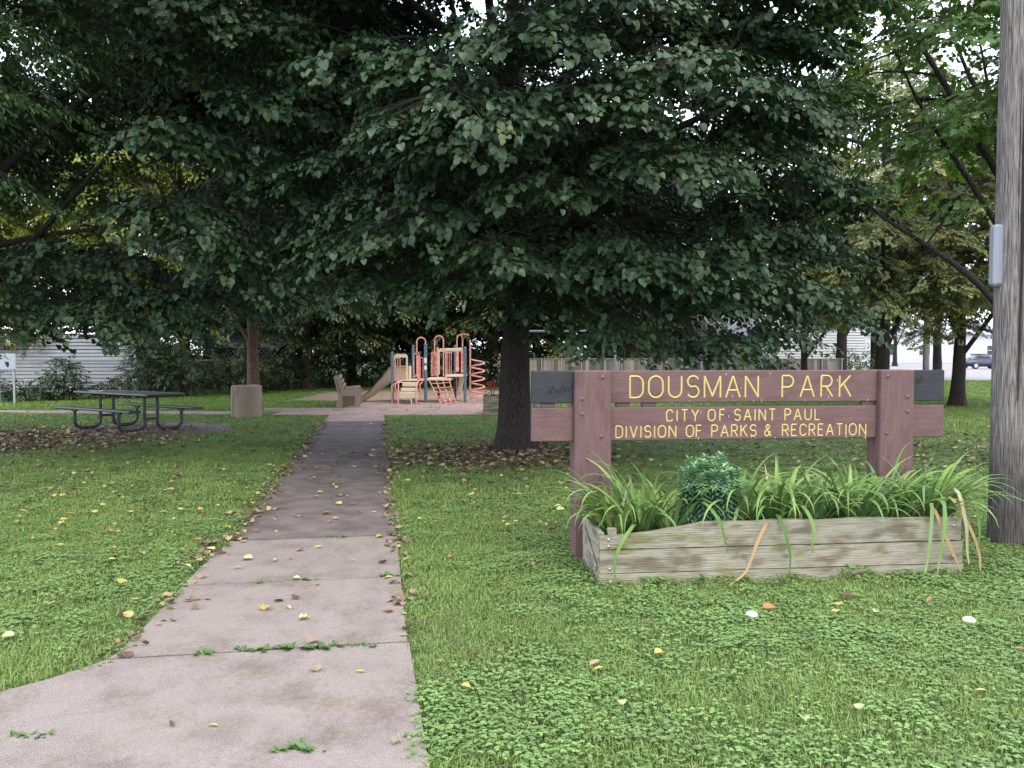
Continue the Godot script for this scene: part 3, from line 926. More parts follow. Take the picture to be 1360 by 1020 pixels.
func build_pole(name_label: String, at: Vector3, r: float, h: float, seed_: int) -> Node3D:
	var t := thing("utility_pole", name_label, "pole", at)
	var f := FastNoiseLite.new()
	f.seed = seed_
	f.frequency = 1.0
	var mb := MB.new()
	var sides := 96 if r > 0.17 else 24
	var rows := []
	var n := 60
	for i in n + 1:
		var y := h * i / n - 0.1
		var row := []
		for k in sides + 1:
			var a := TAU * (k % sides) / sides
			var w := 1.0 + 0.05 * f.get_noise_3d(cos(a) * 11, y * 0.35, sin(a) * 11) + 0.02 * f.get_noise_3d(cos(a) * 2, y * 0.3, sin(a) * 2)
			var da := absf(wrapf(a - (2.16 + 0.03 * f.get_noise_1d(y * 0.5)), -PI, PI))
			if da < 0.07 and y > 0.9: w -= 0.3 * (1.0 - da / 0.07) * smoothstep(0.9, 1.6, y)
			row.append(Vector3(cos(a), 0, sin(a)) * r * (1.0 - 0.006 * y) * w * (1.0 + 0.02 * exp(-y * 3.0)) + Vector3(0, y, 0))
		rows.append(row)
	mb.grid(rows)
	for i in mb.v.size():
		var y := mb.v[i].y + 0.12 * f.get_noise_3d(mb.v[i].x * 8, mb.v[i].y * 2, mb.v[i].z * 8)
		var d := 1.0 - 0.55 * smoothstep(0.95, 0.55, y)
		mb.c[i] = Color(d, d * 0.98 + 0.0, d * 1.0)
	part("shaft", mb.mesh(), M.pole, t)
	if r > 0.17:
		for q in [[2.16, 1.2, h - 0.3, 0.009], [1.95, 0.9, 2.6, 0.004], [2.3, 2.2, 4.6, 0.004]]:
			var cr := MB.new()
			var pts := []
			var rr := []
			for i in 41:
				var y := lerpf(q[1], q[2], i / 40.0)
				var a: float = q[0] + 0.03 * f.get_noise_1d(y * 0.5) + 0.02 * f.get_noise_1d(y * 3.0 + q[0] * 50)
				pts.append(Vector3(cos(a), 0, sin(a)) * r * (1.0 - 0.006 * y) * (0.955 if q[3] > 0.005 else 0.99) + Vector3(0, y, 0))
				rr.append(q[3] * (0.25 + 0.75 * sin(PI * i / 40.0)) * (1.0 + 0.4 * f.get_noise_1d(y * 4)))
			cr.tube(pts, rr, 6)
			part("crack", cr.mesh(), M.rubber, t)
	return t

# ---------------------------------------------------------------- furniture
func build_table() -> void:
	var t := thing("picnic_table", "dark metal picnic table with two attached benches on a concrete pad", "picnic table", Vector3(-7.93, 0.012, -16.5), -0.585)
	var top := MB.new()
	var poly := []
	for q in [[1.4, 0.4], [-1.4, 0.4], [-1.4, -0.4], [1.4, -0.4]]:
		var c0 := Vector2(q[0] - signf(q[0]) * 0.1, q[1] - signf(q[1]) * 0.1)
		var a0: float = {[1.0, 1.0]: 0, [-1.0, 1.0]: 90, [-1.0, -1.0]: 180, [1.0, -1.0]: 270}[[signf(q[0]), signf(q[1])]]
		poly += arc(c0.x, c0.y, 0.1, 0.1, a0, a0 + 90, 5)
	top.slab(poly, 0.735, 0.765)
	var tp := part("table_top", top.mesh(), M.table_top, t)
	var rim := MB.new()
	var loop := []
	for p in poly: loop.append(Vector3(p.x, 0.748, p.y))
	loop.append(loop[0])
	rim.tube(loop, taper(0.024, 0.024, loop.size()), 8, false)
	part("rim", rim.mesh(), M.black_metal, tp)
	for z in [-0.68, 0.68]:
		var b := MB.new()
		b.box(Transform3D(Basis(), Vector3(0, 0.445, z)), Vector3(2.75, 0.04, 0.26), 0.014)
		part("bench_seat", b.mesh(), M.black_metal, t)
	for x in [-0.8, 0.8]:
		for z in [-1.0, 1.0]:
			var pts := [Vector3(x, 0.72, z * 0.14), Vector3(x, 0.25, z * 0.14)]
			for i in 7:
				var a := PI / 2 * i / 6.0
				pts.append(Vector3(x, 0.19 - 0.16 * sin(a), z * (0.3 - 0.16 * cos(a))))
			for i in 7:
				var a := PI / 2 * i / 6.0
				pts.append(Vector3(x, 0.19 - 0.16 * cos(a), z * (0.52 + 0.16 * sin(a))))
			pts.append(Vector3(x, 0.43, z * 0.68))
			var l := MB.new()
			l.tube(pts, taper(0.032, 0.032, pts.size()), 10)
			part("leg", l.mesh(), M.black_metal, t)
			var br := MB.new()
			br.prism([Vector2(-0.12, 0.425), Vector2(0.12, 0.425), Vector2(0.05, 0.38), Vector2(-0.05, 0.38)], z * 0.68 - 0.03, z * 0.68 + 0.03)
			var o := part("seat_bracket", br.mesh(), M.black_metal, t)
			o.position.x = x
		var c := MB.new()
		c.tube([Vector3(x, 0.26, -0.14), Vector3(x, 0.26, 0.14)], [0.025, 0.025], 8)
		part("crossbar", c.mesh(), M.black_metal, t)
		var g := MB.new()
		g.bx(x - 0.05, x + 0.05, 0.69, 0.735, -0.36, 0.36)
		part("top_bracket", g.mesh(), M.black_metal, t)
	var pp := MB.new()
	var rows := []
	for i in 4:
		var row := []
		for k in 4: row.append(Vector3(k * 0.09, 0.004 * ((i + k) % 2), i * 0.07))
		rows.append(row)
	pp.grid(rows)
	var paper := part("paper_sheet", pp.mesh(), M.paper, self)
	paper.transform = Transform3D(Basis(Vector3.UP, 0.3), Vector3(-8.98, 0.782, -16.98))
	tag(paper, "white paper sheet lying on the far end of the picnic table", "paper")

func build_trash_tube() -> void:
	var t := thing("concrete_tub", "round exposed aggregate concrete tub with a dark stain beside the path", "planter", Vector3(-6.52, 0.01, -19.62))
	var mb := MB.new()
	var prof := [[0.3, 0.0], [0.345, 0.0], [0.36, 0.02], [0.36, 0.2], [0.36, 0.4], [0.36, 0.6], [0.36, 0.74], [0.35, 0.775], [0.325, 0.785], [0.3, 0.775], [0.29, 0.74], [0.29, 0.25], [0.0, 0.25]]
	var rows := []
	for p in prof:
		var row := []
		for k in 81:
			var a := TAU * k / 80
			row.append(Vector3(cos(a) * p[0], p[1], sin(a) * p[0]))
		rows.append(row)
	mb.grid(rows)
	for i in mb.v.size():
		var a := atan2(mb.v[i].x, mb.v[i].z)
		var d := exp(-pow((a + 0.75 + 0.06 * sin(mb.v[i].y * 9)) / 0.2, 2)) * 0.6 + exp(-pow((a + 0.3) / 0.12, 2)) * 0.4 * smoothstep(0.2, 0.7, mb.v[i].y)
		var q := 1.0 - minf(d, 0.65)
		mb.c[i] = Color(q, q, q)
	part("wall", mb.mesh(), M.aggregate, t)
	rng.seed = 3

func build_bench() -> void:
	var t := thing("park_bench", "grey concrete park bench seen end on beside the playground", "bench", Vector3(-5.06, 0.02, -22.93), 0.15)
	var prof := [[0.0, 0.0], [0.19, 0.0], [0.2, 0.05], [0.5, 0.05], [0.51, 0.0], [0.69, 0.0], [0.66, 0.3], [0.69, 0.4], [0.67, 0.5], [0.58, 0.54], [0.25, 0.5], [0.19, 0.56], [0.06, 0.88], [0.0, 0.92], [-0.06, 0.86], [0.07, 0.36], [0.07, 0.25]]
	var poly := []
	for p in prof: poly.append(Vector2(p[0], p[1]))
	for z in [0.0, -1.5]:
		var mb := MB.new()
		mb.prism(poly, z - 0.13, z)
		var e := part("end_frame", mb.mesh(), M.bench, t)
		var pn := MB.new()
		pn.prism([Vector2(0.2, 0.06), Vector2(0.52, 0.06), Vector2(0.55, 0.33), Vector2(0.18, 0.33)], z + 0.001, z + 0.012)
		part("recess_panel", pn.mesh(), M.bench_dark, e)
		var gr := MB.new()
		gr.bar(Vector3(0.02, 0.82, z + 0.001), Vector3(0.14, 0.42, z + 0.001), 0.012, 0.06)
		part("groove", gr.mesh(), M.bench_dark, e)
	for i in 4:
		var s := MB.new()
		s.bar(Vector3(0.3 + 0.1 * i, 0.53 + 0.008 * i, -0.13), Vector3(0.3 + 0.1 * i, 0.53 + 0.008 * i, -1.5), 0.085, 0.04, 0.008)
		part("seat_slat", s.mesh(), M.bench, t)
	for i in 3:
		var s := MB.new()
		s.bar(Vector3(0.19 - 0.055 * i, 0.6 + 0.13 * i, -0.13), Vector3(0.19 - 0.055 * i, 0.6 + 0.13 * i, -1.5), 0.045, 0.11, 0.008)
		part("back_slat", s.mesh(), M.bench, t)

func pl(x: float, y: float, z := 0.0) -> Vector3:             # drawing units of the play structure to metres
	return Vector3((x - 750.0) / 312.0, (762.0 - y) / 312.0, z)

func stick(parent: Node, called: String, pts: Array, r: float, m: Material, sides := 8) -> void:
	var mb := MB.new()
	mb.tube(pts, taper(r, r, pts.size()), sides)
	part(called, mb.mesh(), m, parent)

func hoop(parent: Node, called: String, x0: float, x1: float, top: float, low0: float, low1: float, z: float, m: Material, r := 0.022) -> void:
	var pts := [pl(x0, low0, z)]
	var c := (x0 + x1) / 2
	var rr := (x1 - x0) / 2
	for i in 13:
		var a := PI - PI * i / 12.0
		pts.append(pl(c + rr * cos(a), top + rr - rr * sin(a), z))
	pts.append(pl(x1, low1, z))
	stick(parent, called, pts, r, m)

func barrier(parent: Node, x0: float, x1: float, y0: float, y1: float, z: float, bars: int) -> void:   # loop frame with upright bars
	var mb := MB.new()
	mb.tube([pl(x0, y1, z), pl(x0, y0 + 8, z), pl(x0 + 8, y0, z), pl(x1 - 8, y0, z), pl(x1, y0 + 8, z), pl(x1, y1, z), pl(x0, y1, z)], taper(0.017, 0.017, 7), 6, false)
	part("barrier_frame", mb.mesh(), M.coral, parent)
	for i in bars:
		var x := lerpf(x0, x1, (i + 1.0) / (bars + 1))
		stick(parent, "barrier_bar", [pl(x, y0, z), pl(x, y1, z)], 0.014, M.coral, 6)

func build_playground() -> void:
	var t := thing("play_structure", "small coral and tan play structure with slide, arches and rope net climber", "play structure", Vector3(-1.92, 0.02, -25.2))
	for q in [[172, 275, 0.0], [329, 208, -1.3], [500, 198, 0.0], [762, 208, -1.3], [888, 228, 0.0], [590, 540, -1.3]]:
		var mb := MB.new()
		var a := pl(q[0], 766, q[2])
		var b := pl(q[0], q[1], q[2])
		var r := 0.045 if q[0] != 500 else 0.05
		mb.tube([a, b, b + Vector3(0, 0.02, 0)], [r, r, r * 0.6], 14)
		mb.ball(b, Vector3(r * 1.1, r * 1.1, r * 1.1), 6, 12)
		var p := part("post", mb.mesh(), M.blue_post, t)
		if q[0] == 500:
			for k in 2:
				var s := MB.new()
				s.bx(pl(489, 0).x, pl(511, 0).x, pl(0, [375, 440][k]).y, pl(0, [322, 400][k]).y, 0.03, 0.054, 0.003)
				part("sticker", s.mesh(), M.white_paint, p)
	stick(t, "short_post", [pl(580, 520, -1.3), pl(580, 215, -1.3)], 0.035, M.coral, 10)
	for q in [["deck", 180, 510, 540, 552, -1.3, 0.0], ["deck", 510, 752, 524, 546, -1.3, 0.02], ["deck", 690, 885, 492, 512, -1.3, 0.0]]:
		var mb := MB.new()
		mb.bx(pl(q[1], 0).x, pl(q[2], 0).x, pl(0, q[4]).y, pl(0, q[3]).y, q[5], q[6], 0.01)
		part(q[0], mb.mesh(), M.tan, t)
	# tan roto-moulded arches
	for q in [[186, 322, 285, 545, -0.02, 22], [606, 692, 228, 490, -0.6, 22], [690, 862, 228, 262, -0.05, 0]]:
		var mb := MB.new()
		if q[5] == 0:
			mb.bx(pl(q[0], 0).x, pl(q[1], 0).x, pl(0, q[3]).y, pl(0, q[2]).y, q[4] - 0.05, q[4], 0.02)
		else:
			var w: float = q[5]
			mb.prism([Vector2(pl(q[0], 0).x, pl(0, q[3]).y), Vector2(pl(q[0] + w * 0.7, 0).x, pl(0, q[3]).y), Vector2(pl(q[0] + w * 0.7, 0).x, pl(0, q[2] + w * 1.6).y), Vector2(pl(q[1] - w * 0.7, 0).x, pl(0, q[2] + w * 1.6).y), Vector2(pl(q[1] - w * 0.7, 0).x, pl(0, q[3]).y), Vector2(pl(q[1], 0).x, pl(0, q[3]).y), Vector2(pl(q[1], 0).x, pl(0, q[2] + 20).y), Vector2(pl(q[1] - 18, 0).x, pl(0, q[2]).y), Vector2(pl(q[0] + 18, 0).x, pl(0, q[2]).y), Vector2(pl(q[0], 0).x, pl(0, q[2] + 20).y)], q[4] - 0.05, q[4])
		part("arch_panel", mb.mesh(), M.tan, t)
	barrier(t, 204, 250, 326, 545, 0.02, 1)
	barrier(t, 348, 408, 285, 500, -0.9, 1)
	barrier(t, 520, 572, 268, 508, -1.2, 3)
	barrier(t, 690, 742, 272, 490, -0.4, 2)
	for q in [[414, 446, 300, 545, 0.0], [776, 808, 262, 468, -0.9], [846, 880, 262, 470, -0.02]]:
		var mb := MB.new()
		mb.bx(pl(q[0], 0).x, pl(q[1], 0).x, pl(0, q[3]).y, pl(0, q[2]).y, q[4] - 0.03, q[4], 0.012)
		part("barrier_panel", mb.mesh(), M.coral, t)
	hoop(t, "barrier_loop", 448, 476, 320, 545, 545, 0.01, M.coral, 0.014)
	stick(t, "barrier_rail", [pl(350, 270, -1.25), pl(412, 270, -1.25)], 0.018, M.blue_post)
	stick(t, "barrier_rail", [pl(345, 520, -0.8), pl(412, 500, -0.8)], 0.02, M.coral)
	hoop(t, "arch_handle", 411, 498, 124, 272, 205, -0.05, M.coral)
	hoop(t, "arch_handle", 588, 675, 108, 300, 500, -0.02, M.coral)
	stick(t, "overhead_bar", smooth_line([pl(803, 262, -0.3), pl(803, 125, -0.3), pl(825, 97, -0.3), pl(900, 92, -0.1), pl(924, 102, 0.0)], 4), 0.02, M.coral)
	stick(t, "overhead_bar", smooth_line([pl(850, 230, -0.6), pl(850, 125, -0.6), pl(835, 100, -0.45), pl(822, 96, -0.3)], 4), 0.02, M.coral)
	# slide running off to one side
	var sl := MB.new()
	var lo := []
	var path := [[325, 548], [180, 548], [130, 560], [60, 608], [-60, 700], [-130, 742], [-165, 750]]
	for p in path:
		var q := pl(p[0], p[1])
		var wall: float = clampf((p[0] + 165.0) / 295.0, 0.15, 1.0)
		var hgt := 0.16 + 0.32 * pow(wall, 2.0) if p[0] <= 130 else 0.45
		var z1 := -0.35
		lo.append([q + Vector3(0, hgt, z1 + 0.06), q + Vector3(0, hgt, z1), q + Vector3(0, 0.03, z1 - 0.06), q + Vector3(0, 0, z1 - 0.25), q + Vector3(0, 0.03, z1 - 0.44), q + Vector3(0, hgt, z1 - 0.5), q + Vector3(0, hgt, z1 - 0.56)])
	var lo2 := []
	for row in lo:
		var r2 := []
		for k in row.size(): r2.append(row[k] + Vector3(0, -0.05, 0.04 * (1 if k < 3 else (-1 if k > 3 else 0))))
		r2.reverse()
		lo2.append(r2)
	sl.grid(lo)
	sl.grid(lo2)
	part("slide", sl.mesh(), M.tan, t)
	var sl2 := MB.new()
	sl2.prism([Vector2(pl(795, 0).x, pl(0, 700).y), Vector2(pl(825, 0).x, pl(0, 700).y), Vector2(pl(862, 0).x, pl(0, 512).y), Vector2(pl(812, 0).x, pl(0, 512).y)], -1.2, -0.75)
	part("chute", sl2.mesh(), M.tan, t)
	stick(t, "chute_support", [pl(790, 515, -0.7), pl(790, 640, -0.7)], 0.02, M.coral)
	# steps
	for q in [[284, 432, 560, 600], [280, 436, 612, 645], [270, 442, 652, 712]]:
		var mb := MB.new()
		mb.bx(pl(q[0], 0).x, pl(q[1], 0).x, pl(0, q[3]).y, pl(0, q[2]).y, 0.1 + (q[2] - 560) * 0.004, 0.35 + (q[2] - 560) * 0.004, 0.012)
		part("step", mb.mesh(), M.tan, t)
	for x in [266, 438]:
		stick(t, "step_rail", smooth_line([pl(x, 770, 0.85), pl(x, 600, 0.8), pl(x + (-4 if x < 300 else 4), 560, 0.6), pl(x, 540, 0.1)], 4), 0.022, M.coral)
	for x in [228, 466]:
		stick(t, "hand_loop", smooth_line([pl(x + 14, 560, 0.3), pl(x - 2, 575, 0.45), pl(x - 4, 620, 0.5), pl(x + 12, 640, 0.45)], 4), 0.018, M.coral)
	stick(t, "hand_rail", smooth_line([pl(178, 600, 0.05), pl(196, 580, 0.1), pl(240, 556, 0.2), pl(280, 560, 0.3)], 4), 0.02, M.white_paint)
	stick(t, "step_leg", [pl(172, 770, 0.1), pl(172, 590, 0.1)], 0.024, M.coral)
	stick(t, "step_leg", [pl(394, 770, 0.9), pl(394, 715, 0.9)], 0.02, M.tan)
	# net climber
	for i in 4:
		var f := i / 3.0
		stick(t, "net_rope", smooth_line([pl(lerpf(535, 735, f), 545, 0.02), pl(lerpf(600, 770, f), 660, 0.25), pl(lerpf(665, 815, f), 758, 0.55)], 4), 0.018, M.coral, 6)
	for k in 5:
		var f := (k + 0.6) / 5.0
		stick(t, "net_rung", [pl(lerpf(535, 665, f), lerpf(545, 758, f), 0.02 + 0.5 * f), pl(lerpf(600, 715, f), lerpf(552, 752, f), 0.02 + 0.5 * f), pl(lerpf(735, 815, f), lerpf(538, 744, f), 0.02 + 0.5 * f)], 0.014, M.coral, 6)
	var c := thing("spiral_climber", "coral pole with a zigzag spiral climber beside the play structure", "climber", Vector3(-1.92, 0.02, -25.2))
	stick(c, "pole", [pl(938, 766), pl(938, 146)], 0.024, M.coral, 10)
	stick(c, "outer_post", [pl(1072, 766, 0.0), pl(1072, 690, 0.0), pl(1060, 672, 0.02), pl(945, 655, 0.05)], 0.022, M.coral)
	var sp := []
	for i in 5 * 24 + 1:
		var a := TAU * i / 24.0
		sp.append(pl(1010 - 68 * cos(a), lerpf(335, 722, i / 120.0), -0.2 * sin(a)))
	stick(c, "spiral", sp, 0.024, M.coral, 8)

func build_flower_bed() -> void:
	var t := thing("flower_box", "timber flower box partly hidden behind the big tree trunk", "planter", Vector3(-0.72, 0, -19.9))
	for k in 3:
		for s in 2:
			var mb := MB.new()
			if s == 0: mb.bx(0.12, 1.3, k * 0.17, k * 0.17 + 0.16, -0.05, 0.0)
			else: mb.bx(0.12, 1.3, k * 0.17, k * 0.17 + 0.16, -1.0, -0.95)
			part("board", mb.mesh(), M.timber, t)
	for x in [0.0, 1.3]:
		var mb := MB.new()
		mb.bx(x, x + 0.12, 0, 0.56, -1.0, 0.02, 0.008)
		part("end_panel", mb.mesh(), M.timber, t)
	var s := MB.new()
	s.bx(0.12, 1.3, 0.3, 0.45, -0.94, -0.06)
	part("soil", s.mesh(), M.dirt, t)
	rng.seed = 77
	for q in [[0.22, 0.42, "geranium with bright red flowers in the timber flower box", Color(0.5, 0.03, 0.05), 0.4], [0.42, 0.42, "tall pale flowering plant in the timber flower box", Color(0.5, 0.42, 0.36), 1.05], [0.62, 0.42, "pink flowered plant in the timber flower box next to the trunk", Color(0.45, 0.1, 0.12), 0.75]]:
		var p := thing("flowering_plant", q[2], "plant", Vector3(-0.72 + q[0], 0.44, -20.2))
		var mb := MB.new()
		var fl := MB.new()
		for i in 46:
			var at := Vector3(rng.randfn() * 0.1, rnd(0.02, q[4]), rng.randfn() * 0.12)
			mb.col = Color(0.06, 0.1, 0.04) * rnd(0.8, 1.3)
			add_leaf(mb, Transform3D(Basis(Vector3.UP, rnd(0, TAU)) * Basis(Vector3.RIGHT, rnd(-0.8, 0.5)), at), rnd(0.06, 0.1), "oval")
		for i in 6: mb.tube([Vector3(0, 0, 0), Vector3(rnd(-0.1, 0.1), q[4] * rnd(0.6, 1.0), rnd(-0.1, 0.1))], [0.008, 0.004], 4)
		for i in 120:
			var at := Vector3(rng.randfn() * 0.09, q[4] * rnd(0.55, 1.05), rng.randfn() * 0.1)
			fl.col = q[3] * rnd(0.7, 1.4)
			add_leaf(fl, Transform3D(Basis(Vector3.UP, rnd(0, TAU)) * Basis(Vector3.RIGHT, rnd(-1.2, 0.8)), at), rnd(0.03, 0.06), "oval")
		part("leaves", mb.mesh(), M.linden, p, "stuff")
		part("flowers", fl.mesh(), M.petal, p, "stuff")

func build_small_sign() -> void:
	var t := thing("notice_board", "pale grey notice board on two thin posts by the left hedge", "sign", Vector3(-15.85, 0, -24.6), 0.1)
	var mb := MB.new()
	mb.bx(-0.55, 0.56, 1.07, 1.56, -0.03, 0.0, 0.01)
	part("panel", mb.mesh(), M.sign_back, t)
	for x in [0.03, 0.47]:
		var p := MB.new()
		p.bx(x - 0.03, x + 0.03, -0.05, 1.3, -0.09, -0.035, 0.005)
		part("post", p.mesh(), M.galv, t)

func build_swing() -> void:
	var t := thing("swing_frame", "slate blue steel swing frame standing behind the sign", "swing set", Vector3(3.7, 0, -30.5))
	for x in [0.0, -3.45]:
		for s in [-1, 1]:
			stick(t, "leg", [Vector3(x + s * 0.17, -0.05, s * 1.0), Vector3(x + s * 0.17, 1.9, s * 0.35), Vector3(x + s * 0.08, 2.25, s * 0.12), Vector3(x, 2.4, 0)], 0.055, M.swing, 10)
	stick(t, "top_bar", [Vector3(0, 2.4, 0), Vector3(-3.45, 2.4, 0)], 0.05, M.swing, 10)

func build_car(at: Vector3, turn: float, label: String) -> void:
	var t := thing("parked_car", label, "car", at, turn)
	var mb := MB.new()
	var rows := []
	for q in [[-2.2, 0.62, 0.66, 0.66], [-2.1, 0.35, 0.85, 0.8], [-1.4, 0.25, 0.95, 0.86], [-0.9, 0.22, 1.0, 0.88], [0.3, 0.22, 0.98, 0.88], [1.0, 0.22, 0.95, 0.88], [1.8, 0.25, 0.85, 0.85], [2.15, 0.35, 0.72, 0.78], [2.25, 0.5, 0.6, 0.6]]:
		rows.append([Vector3(q[0], q[1], -q[3]), Vector3(q[0], (q[1] + q[2]) / 2, -q[3] - 0.04), Vector3(q[0], q[2], -q[3] + 0.06), Vector3(q[0], q[2] + 0.02, 0), Vector3(q[0], q[2], q[3] - 0.06), Vector3(q[0], (q[1] + q[2]) / 2, q[3] + 0.04), Vector3(q[0], q[1], q[3]), Vector3(q[0], q[1], 0), Vector3(q[0], q[1], -q[3])])
	mb.grid(rows)
	part("body", mb.mesh(), M.car, t)
	var cb := MB.new()
	rows = []
	for q in [[-1.75, 0.92, 0.7], [-1.0, 1.36, 0.6], [0.1, 1.42, 0.6], [1.0, 0.94, 0.72]]:
		rows.append([Vector3(q[0], 0.9, -0.8), Vector3(q[0], q[1], -q[2]), Vector3(q[0], q[1] + 0.03, 0), Vector3(q[0], q[1], q[2]), Vector3(q[0], 0.9, 0.8)])
	cb.grid(rows)
	part("cabin", cb.mesh(), M.glass, t)
	var rf := MB.new()
	rf.bx(-0.98, 0.12, 1.4, 1.46, -0.58, 0.58, 0.02)
	part("roof", rf.mesh(), M.car, t)
	for x in [-1.35, 1.4]:
		for z in [-0.8, 0.8]:
			var w := MB.new()
			w.tube([Vector3(x, 0.33, z - 0.1), Vector3(x, 0.33, z + 0.1)], [0.33, 0.33], 18)
			var wh := part("wheel", w.mesh(), M.rubber, t)
			var h := MB.new()
			h.tube([Vector3(x, 0.33, z + signf(z) * 0.1), Vector3(x, 0.33, z + signf(z) * 0.115)], [0.2, 0.19], 14)
			part("rim", h.mesh(), M.zinc, wh)

# ---------------------------------------------------------------- buildings and fences
func clap_wall(parent: Node, x0: float, x1: float, y0: float, y1: float, z: float, pitch: float, m: Material, gable := 0.0) -> void:   # lapped boards facing +z
	var mb := MB.new()
	var y := y0
	while y < y1 + gable - 0.01:
		var a := x0
		var b := x1
		if y > y1 and gable > 0:
			var k := (y - y1) / gable
			a = lerpf(x0, (x0 + x1) / 2, k)
			b = lerpf(x1, (x0 + x1) / 2, k)
		mb.quad(Vector3(a, y, z + pitch * 0.7), Vector3(b, y, z + pitch * 0.7), Vector3(b, y + pitch * 0.74, z + pitch * 0.5), Vector3(a, y + pitch * 0.74, z + pitch * 0.5))
		mb.quad(Vector3(a, y + pitch * 0.74, z + pitch * 0.5), Vector3(b, y + pitch * 0.74, z + pitch * 0.5), Vector3(b, y + pitch * 0.76, z), Vector3(a, y + pitch * 0.76, z))
		mb.quad(Vector3(a, y + pitch * 0.76, z), Vector3(b, y + pitch * 0.76, z), Vector3(b, y + pitch, z), Vector3(a, y + pitch, z))
		mb.quad(Vector3(a, y, z), Vector3(b, y, z), Vector3(b, y, z + pitch * 0.45), Vector3(a, y, z + pitch * 0.7))
		y += pitch
	part("siding", mb.mesh(), m, parent)

func window_part(parent: Node, x: float, y: float, w: float, h: float, z: float) -> void:
	var f := MB.new()
	for q in [[x - 0.08, x, y - 0.08, y + h + 0.08], [x + w, x + w + 0.08, y - 0.08, y + h + 0.08]]: f.bx(q[0], q[1], q[2], q[3], z - 0.05, z + 0.07)
	for q in [[x, x + w, y - 0.08, y], [x, x + w, y + h, y + h + 0.08], [x, x + w, y + h / 2 - 0.025, y + h / 2 + 0.025]]: f.bx(q[0], q[1], q[2], q[3], z - 0.05, z + 0.065)
	var fr := part("window", f.mesh(), M.white_paint, parent)
	var g := MB.new()
	g.bx(x, x + w, y, y + h, z - 0.04, z + 0.04)
	part("pane", g.mesh(), M.glass, fr)

func shell(parent: Node, x0: float, x1: float, y1: float, z0: float, z1: float, ridge: float, m: Material, roof_m: Material, over := 0.35, along_x := true) -> void:
	var b := MB.new()
	b.bx(x0, x1, 0, y1, z0, z1 - 0.002, 0.01)
	part("wall", b.mesh(), m, parent)
	var r := MB.new()
	if along_x:
		var zc := (z0 + z1) / 2
		r.prism([Vector2(z0 - over, y1 - 0.05), Vector2(z1 + over, y1 - 0.05), Vector2(z1 + over, y1 + 0.1), Vector2(zc, ridge), Vector2(z0 - over, y1 + 0.1)], x0 - over, x1 + over)
		for i in r.v.size():
			r.v[i] = Vector3(r.v[i].z, r.v[i].y, r.v[i].x)
			r.n[i] = Vector3(r.n[i].z, r.n[i].y, r.n[i].x)
		for i in range(0, r.ix.size(), 3):
			var k := r.ix[i + 1]
			r.ix[i + 1] = r.ix[i + 2]
			r.ix[i + 2] = k
	else:
		r.prism([Vector2(x0 - over, y1 - 0.03), Vector2(x1 + over, y1 - 0.03), Vector2(x1 + over, y1 + 0.08), Vector2((x0 + x1) / 2, ridge), Vector2(x0 - over, y1 + 0.08)], z0 - over, z1 + over * 0.1)
	part("roof", r.mesh(), roof_m, parent)

func build_houses() -> void:
	var g := thing("white_garage", "low white clapboard garage behind the left chain link fence", "garage", Vector3(-17.6, 0, -31.2))
	shell(g, -2.9, 2.9, 1.72, -5.0, 0.0, 2.35, M.grey_siding, M.dark_roof, 0.06, false)
	clap_wall(g, -2.9, 2.9, 0.05, 1.78, 0.004, 0.14, M.grey_siding, 0.5)
	var cn := MB.new()
	cn.bx(2.86, 2.96, 0.02, 1.8, -0.05, 0.055)
	part("corner_board", cn.mesh(), M.siding, g)
	var p := thing("lattice_porch", "dark porch with a white lattice panel beyond the fence", "porch", Vector3(-11.9, 0, -34.5))
	shell(p, -1.5, 1.5, 1.9, -3.0, -0.5, 2.6, M.brown_wall, M.white_paint, 0.3)
	var la := MB.new()
	for i in 16:
		var x := -1.4 + i * 0.19
		la.bar(Vector3(x, 1.3, 0), Vector3(x + 0.45, 1.8, 0), 0.035, 0.012)
		la.bar(Vector3(x + 0.45, 1.3, 0.014), Vector3(x, 1.8, 0.014), 0.035, 0.012)
	part("lattice", la.mesh(), M.white_paint, p, "stuff")
	for y in [1.26, 1.84]:
		var rr := MB.new()
		rr.bx(-1.45, 1.95, y - 0.03, y + 0.03, -0.05, 0.03)
		part("lattice_rail", rr.mesh(), M.white_paint, p)
	for x in [-1.4, 0.0, 1.4]:
		var c := MB.new()
		c.bx(x - 0.06, x + 0.06, 0, 1.9, -0.2, -0.08)
		part("post", c.mesh(), M.brown_wall, p)
	var b := thing("brown_house", "low brown house with a pale lavender roof behind the wooden fence", "house", Vector3(10.2, 0, -46.0))
	shell(b, -5, 4, 2.25, -7.0, 0.0, 4.4, M.brown_wall, M.roof, 0.5)
	for x in [-1.9, 0.3, 2.2]: window_part(b, x, 0.9, 1.2, 1.2, 0.0)
	var w := thing("white_house", "white clapboard house with tall windows behind the wooden fence", "house", Vector3(23.0, 0, -60.0))
	shell(w, -3.2, 3.5, 5.4, -9.0, 0.0, 8.6, M.siding, M.dark_roof, 0.4, false)
	clap_wall(w, -3.2, 3.5, 0.3, 5.45, 0.004, 0.2, M.siding, 3.0)
	for x in [-2.0, -1.1, 1.6]: window_part(w, x, 1.1, 0.6, 1.4, 0.03)
	for x in [-2.0, 1.4]: window_part(w, x, 3.6, 0.9, 1.3, 0.03)
	var f := thing("white_building", "long white building across the street in the distance", "building", Vector3(66, 0, -118))
	shell(f, -30, 22, 4.2, -10, 0.0, 6.0, M.siding, M.roof, 0.5)
	for i in 9: window_part(f, -26.0 + i * 5.0, 1.2, 1.6, 1.4, 0.0)

